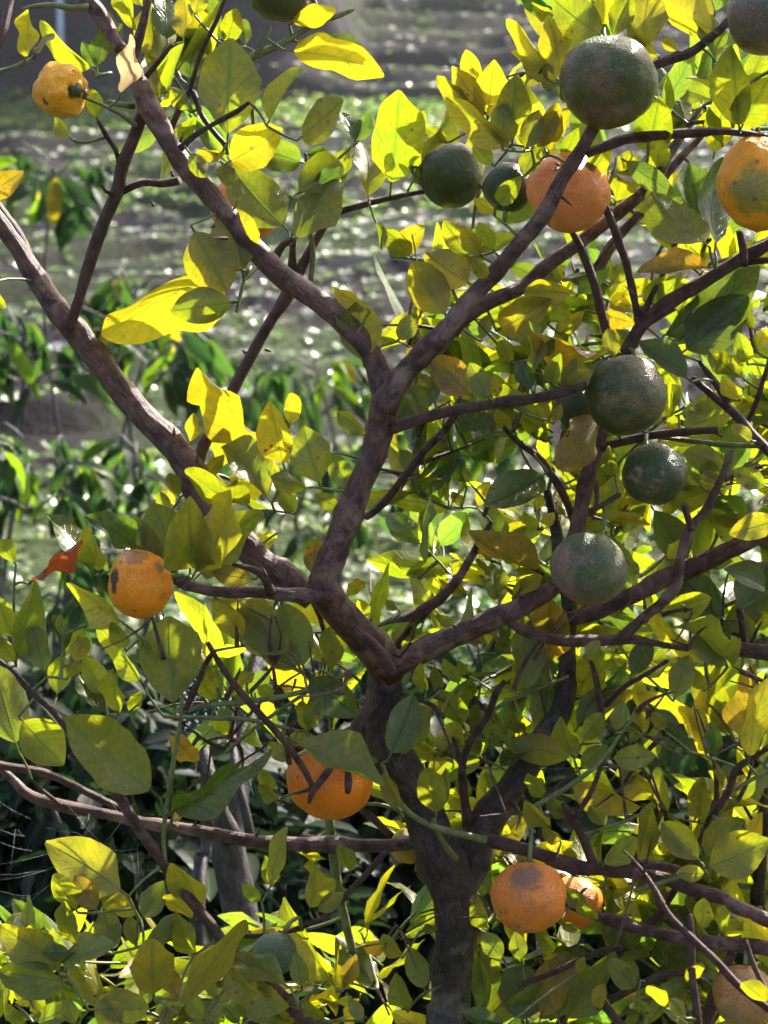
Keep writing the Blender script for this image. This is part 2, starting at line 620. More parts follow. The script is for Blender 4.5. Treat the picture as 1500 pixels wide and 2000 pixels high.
br('trunk', 'trunk', 1.58, 1.58, [(868, 2060, 46), (878, 1960, 43), (890, 1850, 43), (890, 1760, 47), (872, 1690, 54), (838, 1620, 46), (800, 1530, 42), (765, 1450, 42), (748, 1380, 40), (752, 1320, 38), (768, 1285, 33)])
br('branch', 'trunk', 1.59, 1.66, [(880, 1745, 40), (915, 1690, 44), (940, 1615, 40), (985, 1555, 33), (1040, 1480, 28), (1090, 1410, 26), (1106, 1330, 22), (1110, 1250, 18), (1112, 1180, 16), (1100, 1110, 15), (1085, 1040, 13), (1070, 960, 9)])
br('branch', 'bark', 1.57, 1.47, [(765, 1310, 34), (735, 1275, 38), (690, 1225, 37), (645, 1175, 33), (625, 1148, 30)])
br('branch', 'bark', 1.475, 1.45, [(622, 1165, 27), (645, 1110, 29), (672, 1035, 28), (702, 950, 27), (732, 865, 27), (748, 810, 30), (752, 775, 29), (738, 725, 26), (695, 660, 24), (640, 602, 23), (565, 548, 23), (500, 488, 22), (432, 412, 22), (372, 340, 22), (325, 270, 20), (290, 210, 21), (268, 150, 17), (262, 105, 12), (278, 45, 9), (298, -40, 8)])
br('branch', 'bark', 1.452, 1.415, [(748, 800, 27), (775, 755, 25), (812, 705, 23), (870, 640, 21), (930, 570, 19), (1000, 498, 18), (1060, 425, 17), (1098, 352, 16), (1138, 290, 15), (1165, 242, 14), (1185, 200, 12)])
br('branch', 'bark', 1.475, 1.56, [(805, 722, 17), (860, 672, 18), (910, 618, 17), (955, 588, 17), (1025, 555, 16), (1100, 498, 15), (1175, 440, 15), (1250, 382, 14), (1285, 345, 13), (1308, 300, 11), (1335, 262, 8), (1370, 210, 5)])
br('branch', 'bark', 1.58, 1.62, [(1160, 545, 10), (1190, 490, 11), (1230, 438, 11), (1270, 392, 10), (1308, 332, 10), (1362, 275, 7), (1420, 215, 5)])
br('branch', 'twig', 1.43, 1.40, [(1145, 300, 10), (1190, 282, 11), (1240, 270, 10), (1330, 262, 9), (1420, 258, 8), (1520, 272, 7)])
br('branch', 'twig', 1.46, 1.40, [(768, 838, 13), (820, 820, 12), (870, 805, 11), (940, 792, 11), (1000, 783, 12), (1060, 776, 11), (1110, 764, 10), (1146, 754, 9)])
br('branch', 'bark', 1.55, 1.53, [(765, 1300, 28), (800, 1282, 27), (840, 1266, 25), (900, 1236, 24), (980, 1204, 23), (1040, 1172, 20), (1085, 1140, 17), (1105, 1090, 16), (1125, 1030, 17), (1143, 950, 17), (1160, 890, 16), (1176, 850, 13), (1185, 810, 8)])
br('branch', 'bark', 1.60, 1.50, [(1040, 1215, 14), (1130, 1205, 15), (1200, 1180, 17), (1300, 1130, 20), (1400, 1088, 19), (1470, 1050, 17), (1560, 1010, 17)])
br('branch', 'bark', 1.52, 1.50, [(985, 1205, 9), (1030, 1236, 11), (1110, 1252, 12), (1180, 1252, 13), (1225, 1248, 12), (1280, 1255, 7), (1345, 1268, 5)])
br('branch', 'bark', 1.50, 1.48, [(1210, 1250, 12), (1265, 1200, 11), (1318, 1150, 12), (1332, 1090, 11), (1350, 1030, 10), (1375, 1000, 9), (1408, 938, 7), (1430, 880, 8)])
br('twig', 'twig', 1.48, 1.47, [(1352, 1035, 8), (1342, 1005, 7), (1336, 985, 7)])
br('branch', 'bark', 1.47, 1.43, [(640, 1170, 18), (580, 1163, 17), (520, 1158, 13), (450, 1156, 11), (400, 1150, 11), (365, 1143, 10), (340, 1132, 7)])
br('twig', 'twig', 1.45, 1.42, [(530, 1158, 11), (515, 1125, 9), (490, 1110, 7), (455, 1102, 4)])
br('branch', 'bark', 1.53, 1.54, [(612, 1172, 24), (540, 1120, 28), (460, 1050, 30), (400, 970, 32), (358, 900, 31), (300, 832, 28), (220, 742, 27), (145, 645, 27), (85, 570, 24), (30, 480, 18), (-40, 385, 15)])
br('branch', 'bark', 1.56, 1.58, [(110, 600, 14), (70, 530, 13), (35, 460, 13), (-10, 395, 11), (-60, 330, 9)])
br('branch', 'twig', 1.52, 1.46, [(137, 640, 13), (148, 600, 12), (188, 482, 13), (228, 375, 15), (240, 318, 14), (266, 258, 14), (285, 212, 14)])
br('twig', 'twig', 1.47, 1.49, [(350, 352, 10), (318, 358, 9), (280, 358, 8), (238, 374, 9)])
br('twig', 'twig', 1.48, 1.47, [(222, 382, 5), (205, 372, 4), (197, 358, 2)])
br('branch', 'twig', 1.55, 1.60, [(388, 912, 13), (400, 870, 13), (432, 805, 12), (480, 712, 13), (522, 640, 12), (560, 580, 12), (598, 505, 10), (622, 460, 9), (655, 418, 8), (720, 398, 7), (800, 378, 6), (842, 372, 5)])
br('twig', 'twig', 1.58, 1.56, [(565, 572, 9), (570, 520, 9), (572, 470, 7), (578, 430, 4)])
br('twig', 'green_twig', 1.58, 1.57, [(605, 560, 6), (612, 500, 6), (605, 445, 5), (612, 420, 3)])
br('twig', 'twig', 1.52, 1.50, [(535, 508, 9), (552, 478, 8), (575, 465, 6)])
br('branch', 'bark', 1.62, 1.66, [(835, 1640, 14), (760, 1650, 14), (620, 1650, 16), (480, 1640, 15), (400, 1626, 13), (320, 1612, 12), (200, 1588, 12), (100, 1566, 13), (55, 1552, 12), (20, 1520, 9), (-30, 1470, 7)])
br('twig', 'twig', 1.64, 1.62, [(240, 1580, 8), (180, 1552, 9), (90, 1512, 9), (0, 1496, 9), (-60, 1480, 8)])
br('twig', 'twig', 1.64, 1.62, [(120, 1572, 5), (85, 1545, 4), (60, 1520, 3)])
br('branch', 'twig', 1.42, 1.46, [(-20, 1275, 4), (30, 1315, 5), (70, 1360, 6), (110, 1395, 7), (165, 1468, 9), (215, 1530, 14), (262, 1602, 12), (320, 1690, 11), (382, 1770, 12), (450, 1855, 12), (540, 1938, 13), (640, 2040, 14), (720, 2140, 16)])
br('twig', 'twig', 1.44, 1.43, [(218, 1530, 8), (226, 1500, 7), (228, 1480, 5)])
br('twig', 'green_twig', 1.44, 1.42, [(322, 1690, 5), (320, 1620, 5), (332, 1540, 6), (340, 1480, 5), (350, 1420, 4), (356, 1362, 3)])
br('branch', 'twig', 1.52, 1.43, [(738, 1365, 11), (715, 1390, 12), (692, 1430, 13), (665, 1470, 11), (635, 1515, 8), (612, 1545, 7), (604, 1568, 4)])
br('twig', 'twig', 1.48, 1.43, [(672, 1462, 8), (680, 1500, 7), (682, 1535, 8), (680, 1548, 6)])
br('twig', 'twig', 1.45, 1.43, [(620, 1535, 6), (595, 1545, 4), (575, 1550, 2)])
br('twig', 'twig', 1.44, 1.42, [(405, 1255, 5), (438, 1308, 7), (488, 1372, 8), (540, 1430, 8), (585, 1490, 7), (610, 1535, 6)])
br('twig', 'green_twig', 1.46, 1.47, [(700, 1302, 4), (640, 1335, 5), (560, 1358, 6), (480, 1370, 6), (400, 1378, 6), (365, 1388, 5)])
br('twig', 'green_twig', 1.48, 1.47, [(320, 1400, 4), (400, 1402, 5), (480, 1405, 5), (540, 1418, 4), (590, 1428, 3)])
br('twig', 'twig', 1.50, 1.49, [(360, 1412, 3), (400, 1445, 4), (430, 1460, 5), (455, 1464, 4)])
br('twig', 'green_twig', 1.49, 1.47, [(440, 1470, 4), (500, 1420, 4), (560, 1378, 4), (610, 1345, 3)])
br('twig', 'twig', 1.46, 1.45, [(362, 1385, 6), (385, 1335, 6), (405, 1290, 6), (420, 1270, 5)])
br('twig', 'twig', 1.53, 1.50, [(765, 1352, 6), (810, 1362, 5), (850, 1380, 5), (868, 1402, 5)])
br('twig', 'twig', 1.48, 1.46, [(690, 1232, 12), (725, 1258, 12), (752, 1290, 11), (772, 1316, 9)])
br('branch', 'bark', 1.62, 1.66, [(735, 1232, 15), (790, 1208, 14), (838, 1183, 13), (882, 1145, 11), (910, 1105, 9), (930, 1070, 8), (960, 1020, 5)])
br('twig', 'twig', 1.63, 1.64, [(770, 1264, 6), (805, 1225, 7), (838, 1192, 6)])
br('branch', 'twig', 1.56, 1.50, [(930, 1632, 14), (1000, 1655, 14), (1075, 1675, 13), (1150, 1696, 15), (1205, 1694, 14), (1260, 1688, 11), (1330, 1700, 8)])
br('twig', 'green_twig', 1.47, 1.52, [(745, 1490, 5), (768, 1545, 5), (800, 1588, 6), (850, 1615, 7), (910, 1630, 8), (950, 1640, 9)])
br('twig', 'green_twig', 1.50, 1.55, [(850, 1612, 5), (868, 1650, 6), (890, 1678, 7)])
br('branch', 'bark', 1.60, 1.54, [(1130, 1700, 11), (1200, 1703, 12), (1280, 1712, 14), (1350, 1735, 15), (1405, 1752, 15), (1450, 1780, 15), (1540, 1812, 16)])
br('branch', 'bark', 1.58, 1.50, [(1070, 1745, 9), (1115, 1765, 10), (1175, 1790, 11), (1250, 1815, 14), (1325, 1830, 15), (1400, 1840, 16), (1540, 1855, 17)])
br('twig', 'twig', 1.30, 1.28, [(1288, 1752, 6), (1305, 1785, 7), (1350, 1832, 8), (1400, 1880, 8), (1450, 1930, 9), (1520, 1985, 9)])
br('twig', 'twig', 1.30, 1.28, [(1348, 1785, 5), (1352, 1835, 7), (1352, 1900, 8), (1360, 1960, 9), (1368, 2040, 10)])
br('twig', 'twig', 1.29, 1.27, [(1455, 1835, 5), (1470, 1880, 6), (1495, 1930, 7), (1540, 1990, 7)])
br('branch', 'twig', 1.60, 1.55, [(918, 1640, 12), (910, 1580, 10), (902, 1510, 9), (915, 1455, 8), (950, 1400, 8), (968, 1355, 8), (985, 1330, 5)])
br('twig', 'twig', 1.57, 1.57, [(905, 1520, 6), (895, 1470, 5), (885, 1440, 4)])
br('twig', 'green_twig', 1.58, 1.60, [(955, 1395, 5), (990, 1370, 5), (1040, 1350, 4), (1110, 1320, 3)])
br('branch', 'twig', 1.50, 1.45, [(1222, 690, 13), (1235, 665, 14), (1255, 632, 14), (1300, 595, 15), (1375, 550, 15), (1440, 510, 13), (1530, 460, 12)])
br('twig', 'twig', 1.46, 1.44, [(1440, 515, 8), (1480, 510, 7), (1530, 508, 7)])
br('twig', 'twig', 1.49, 1.47, [(1248, 640, 10), (1240, 590, 8), (1225, 520, 8), (1208, 470, 9), (1190, 425, 9), (1180, 398, 7)])
br('twig', 'twig', 1.49, 1.50, [(1250, 625, 8), (1275, 575, 6), (1298, 530, 6), (1318, 478, 5), (1335, 440, 3)])
br('twig', 'twig', 1.53, 1.50, [(1185, 660, 10), (1172, 600, 10), (1155, 540, 10), (1130, 480, 9), (1115, 450, 7)])
br('twig', 'twig', 1.55, 1.56, [(1152, 535, 7), (1175, 505, 6), (1200, 470, 6)])
br('twig', 'twig', 1.45, 1.44, [(1455, 520, 8), (1452, 480, 9), (1445, 450, 8)])
br('branch', 'twig', 1.42, 1.43, [(1270, 132, 9), (1300, 120, 10), (1345, 105, 10), (1385, 75, 9), (1420, 42, 9), (1450, 0, 7)])
br('branch', 'twig', 1.50, 1.45, [(1352, 738, 7), (1400, 780, 9), (1440, 815, 11), (1475, 855, 11), (1540, 920, 12)])
br('twig', 'twig', 1.49, 1.47, [(1366, 705, 5), (1395, 745, 7), (1425, 785, 8)])
br('twig', 'twig', 1.50, 1.48, [(1460, 825, 6), (1475, 790, 6), (1490, 745, 5), (1505, 690, 4)])
br('twig', 'twig', 1.50, 1.46, [(1172, 875, 9), (1215, 862, 9), (1290, 847, 9), (1360, 842, 8), (1402, 840, 8)])
br('twig', 'green_twig', 1.52, 1.49, [(1280, 852, 5), (1350, 862, 6), (1430, 870, 6), (1500, 872, 5)])
br('branch', 'twig', 1.50, 1.56, [(890, 808, 8), (865, 845, 8), (835, 875, 9), (790, 930, 9), (750, 982, 9), (715, 1010, 7)])
br('twig', 'twig', 1.52, 1.58, [(985, 835, 5), (1010, 862, 6), (1052, 892, 8), (1078, 930, 9), (1108, 985, 8), (1120, 1020, 6)])
br('twig', 'twig', 1.47, 1.46, [(1210, 965, 6), (1180, 985, 6), (1150, 1000, 6)])
br('twig', 'twig', 1.52, 1.50, [(1165, 945, 5), (1165, 985, 5), (1158, 1010, 5)])
br('twig', 'twig', 1.56, 1.55, [(755, 1660, 6), (722, 1700, 6), (690, 1735, 7), (650, 1775, 7), (625, 1796, 6), (560, 1820, 5), (500, 1828, 6), (455, 1825, 6)])
br('twig', 'twig', 1.58, 1.56, [(760, 1630, 7), (730, 1600, 8), (700, 1575, 8)])
br('twig', 'green_twig', 1.68, 1.66, [(690, 1860, 9), (672, 1790, 10), (655, 1700, 10), (645, 1620, 10), (640, 1560, 9)])
br('branch', 'bark', 1.38, 1.40, [(-15, 120, 9), (5, 60, 9), (25, -30, 9)])
br('branch', 'bark', 1.44, 1.43, [(130, -50, 13), (165, -10, 14), (195, 30, 15), (215, 62, 14), (238, 94, 14)])
br('twig', 'green_twig', 1.43, 1.42, [(175, 14, 7), (140, 18, 7), (105, 10, 6), (68, 12, 5), (45, 18, 4)])
br('twig', 'green_twig', 1.40, 1.42, [(-20, 142, 5), (25, 132, 5), (62, 115, 5)])
br('twig', 'green_twig', 1.52, 1.50, [(690, 18, 4), (660, 30, 6), (615, 46, 6), (550, 85, 7), (490, 112, 8), (440, 140, 7), (400, 190, 6)])
br('twig', 'green_twig', 1.50, 1.50, [(500, 108, 6), (520, 75, 5), (528, 50, 4)])
br('twig', 'twig', 1.50, 1.48, [(330, 258, 8), (372, 178, 7), (395, 228, 6), (440, 282, 6)])
br('twig', 'twig', 1.44, 1.42, [(352, 290, 8), (385, 262, 6), (425, 238, 5), (462, 218, 5), (486, 200, 4)])
br('twig', 'twig', 1.49, 1.47, [(370, 180, 5), (388, 120, 5), (405, 75, 5), (425, 35, 5), (445, -15, 4)])
br('twig', 'twig', 1.43, 1.42, [(285, 150, 6), (315, 115, 5), (335, 88, 4)])
br('twig', 'green_twig', 1.45, 1.41, [(265, 245, 7), (235, 222, 5), (200, 205, 4), (164, 190, 4)])
br('twig', 'green_twig', 1.46, 1.45, [(262, 208, 7), (235, 206, 6), (210, 198, 5)])
br('twig', 'twig', 1.48, 1.46, [(236, 325, 6), (226, 290, 6), (205, 258, 6), (192, 235, 4)])
br('twig', 'green_twig', 1.47, 1.46, [(205, 268, 4), (170, 278, 4), (145, 276, 4)])
br('twig', 'green_twig', 1.45, 1.44, [(218, 142, 4), (200, 146, 4), (188, 150, 4)])
br('twig', 'green_twig', 1.47, 1.45, [(490, 520, 4), (478, 545, 4), (468, 585, 4), (462, 610, 3)])
br('twig', 'green_twig', 1.50, 1.47, [(535, 515, 5), (505, 520, 4), (480, 545, 4)])
br('twig', 'twig', 1.56, 1.52, [(1385, 1270, 12), (1440, 1268, 16), (1530, 1278, 17)])
br('twig', 'twig', 1.55, 1.53, [(1455, 1265, 8), (1450, 1215, 8), (1445, 1190, 7)])
br('twig', 'twig', 1.52, 1.50, [(1180, 1415, 6), (1172, 1370, 8), (1160, 1310, 6), (1152, 1290, 4)])
br('twig', 'twig', 1.53, 1.50, [(1182, 1378, 6), (1215, 1345, 6), (1260, 1318, 5), (1305, 1290, 4)])
br('twig', 'green_twig', 1.50, 1.48, [(1045, 1575, 5), (1120, 1530, 6), (1175, 1485, 5), (1215, 1430, 4), (1245, 1390, 3)])
br('twig', 'twig', 1.50, 1.49, [(1120, 1600, 5), (1155, 1545, 6), (1180, 1480, 4)])
br('twig', 'twig', 1.53, 1.50, [(1160, 1690, 10), (1140, 1640, 10), (1118, 1600, 9), (1100, 1572, 6)])
br('twig', 'twig', 1.52, 1.50, [(1395, 1590, 8), (1425, 1545, 8), (1440, 1500, 8), (1480, 1475, 6), (1520, 1440, 5)])
br('twig', 'green_twig', 1.50, 1.49, [(1432, 1545, 4), (1470, 1522, 4), (1530, 1495, 4)])
br('branch', 'trunk', 1.70, 1.66, [(1480, 1760, 16), (1488, 1650, 15), (1492, 1560, 15), (1475, 1490, 14), (1460, 1440, 9)])
br('twig', 'green_twig', 1.52, 1.50, [(1240, 1740, 5), (1300, 1722, 5), (1355, 1700, 4)])
br('twig', 'twig', 1.56, 1.54, [(1010, 1925, 6), (1080, 1900, 6), (1160, 1862, 7), (1215, 1850, 6)])
br('twig', 'twig', 1.54, 1.52, [(1190, 1955, 9), (1240, 1930, 8), (1310, 1900, 8), (1360, 1905, 6)])
br('twig', 'twig', 1.54, 1.52, [(1170, 1950, 8), (1200, 1985, 9), (1240, 2030, 9)])
br('branch', 'bark', 1.58, 1.52, [(1370, 2040, 14), (1392, 1960, 15), (1415, 1900, 13), (1430, 1860, 9)])
br('branch', 'bark', 1.66, 1.60, [(1060, 2060, 10), (1120, 1960, 10), (1200, 1870, 9), (1290, 1780, 8), (1360, 1660, 7), (1400, 1560, 6)])

tree_base = Vector((P(868, 2060, 1.58).x - 0.005, P(868, 2060, 1.58).y + 0.02, 0.0))
# carry the trunk down to the ground
k0, m0, p0 = BR[0]
p0[0:0] = [(tree_base + Vector((0, 0, -0.05)), 0.045), (tree_base + Vector((0, 0, 0.03)), 0.034), (tree_base + Vector((0.004, -0.004, 0.25)), 0.029), (tree_base + Vector((0.006, -0.01, 0.5)), 0.027)]
tree = empty('citrus_tree', tree_base, 'lemon tree with brown forking branches, yellow-green leaves and orange and green fruit', 'tree')

branch_pts = []                              # samples for attaching leaves and fruit
for i, (kind, mat, pts) in enumerate(BR):
    mean_r = sum(r for _, r in pts) / len(pts)
    path = catmull(pts, max(0.006, mean_r * 0.9))
    # knots and a slight waver
    ph = rng.uniform(0, 50)
    path2 = []
    for j, (p, r) in enumerate(path):
        wv = Vector((noise.noise(p * 22 + Vector((ph, 0, 0))), noise.noise(p * 22 + Vector((0, ph, 0))), noise.noise(p * 22 + Vector((0, 0, ph))))) * r * 0.35
        kn = 1 + 0.22 * max(0.0, noise.noise(p * 38 + Vector((ph, ph, 0))) - 0.15) * 2
        path2.append((p + wv, r * kn))
    sides = 14 if mean_r > 0.008 else (10 if mean_r > 0.004 else 7)
    BC = []
    V, F = tube(path2, sides, 0.20 if mat in ('bark', 'trunk') else 0.14, ph, BC=BC)
    mesh_obj(kind, V, F, M[mat], tree, col=BC)
    for p, r in path2:
        if p.z > 0.6:
            branch_pts.append((p.copy(), r))


def thorn(u, v, d, du, dv, dd, r=4):
    a = P(u, v, d)
    b = P(u + du, v + dv, d + dd)
    V, F = tube([(a, r * K * d), (a.lerp(b, 0.5), r * 0.6 * K * d), (b, 0.1 * K * d)], 6)
    mesh_obj('thorn', V, F, M['twig'], tree, col=[(p.x, p.y, p.z, 1) for p in V])


for t in [(1090, 330, 1.40, -14, 3, -0.008), (1092, 322, 1.40, -10, -6, 0.0), (1098, 385, 1.40, 22, 20, -0.006), (445, 466, 1.43, -40, -2, 0.0), (352, 278, 1.43, 8, -22, 0), (480, 690, 1.55, -8, -8, 0),
          (518, 682, 1.55, 14, 6, 0), (640, 605, 1.44, 6, -10, 0), (340, 852, 1.50, 0, -22, 0), (384, 905, 1.50, 2, -40, 0), (1240, 575, 1.46, -22, -18, 0), (1250, 600, 1.46, 18, 14, 0),
          (338, 345, 1.43, -4, -18, 0), (250, 1030, 1.5, -30, -14, 0), (1018, 1170, 1.5, -6, -14, 0), (1260, 1190, 1.48, -4, -40, 0), (300, 402, 1.5, -6, -14, 0), (1415, 935, 1.47, 12, -8, 0),
          (520, 1126, 1.42, -6, -18, 0), (380, 1612, 1.62, 6, -16, 0), (500, 1634, 1.62, 10, -16, 0), (420, 440, 1.43, -10, 6, 0)]:
    thorn(*t)

kd = kdtree.KDTree(len(branch_pts))
for i, (p, r) in enumerate(branch_pts):
    kd.insert(p, i)
kd.balance()
kd2 = kdtree.KDTree(len(branch_pts))
for i, (p, r) in enumerate(branch_pts):
    a, b, d = px(p)
    kd2.insert(Vector((a, b, 0)), i)
kd2.balance()


def near_depth(u, v):
    co, i, dist = kd2.find(Vector((u, v, 0)))
    return px(branch_pts[i][0])[2], dist


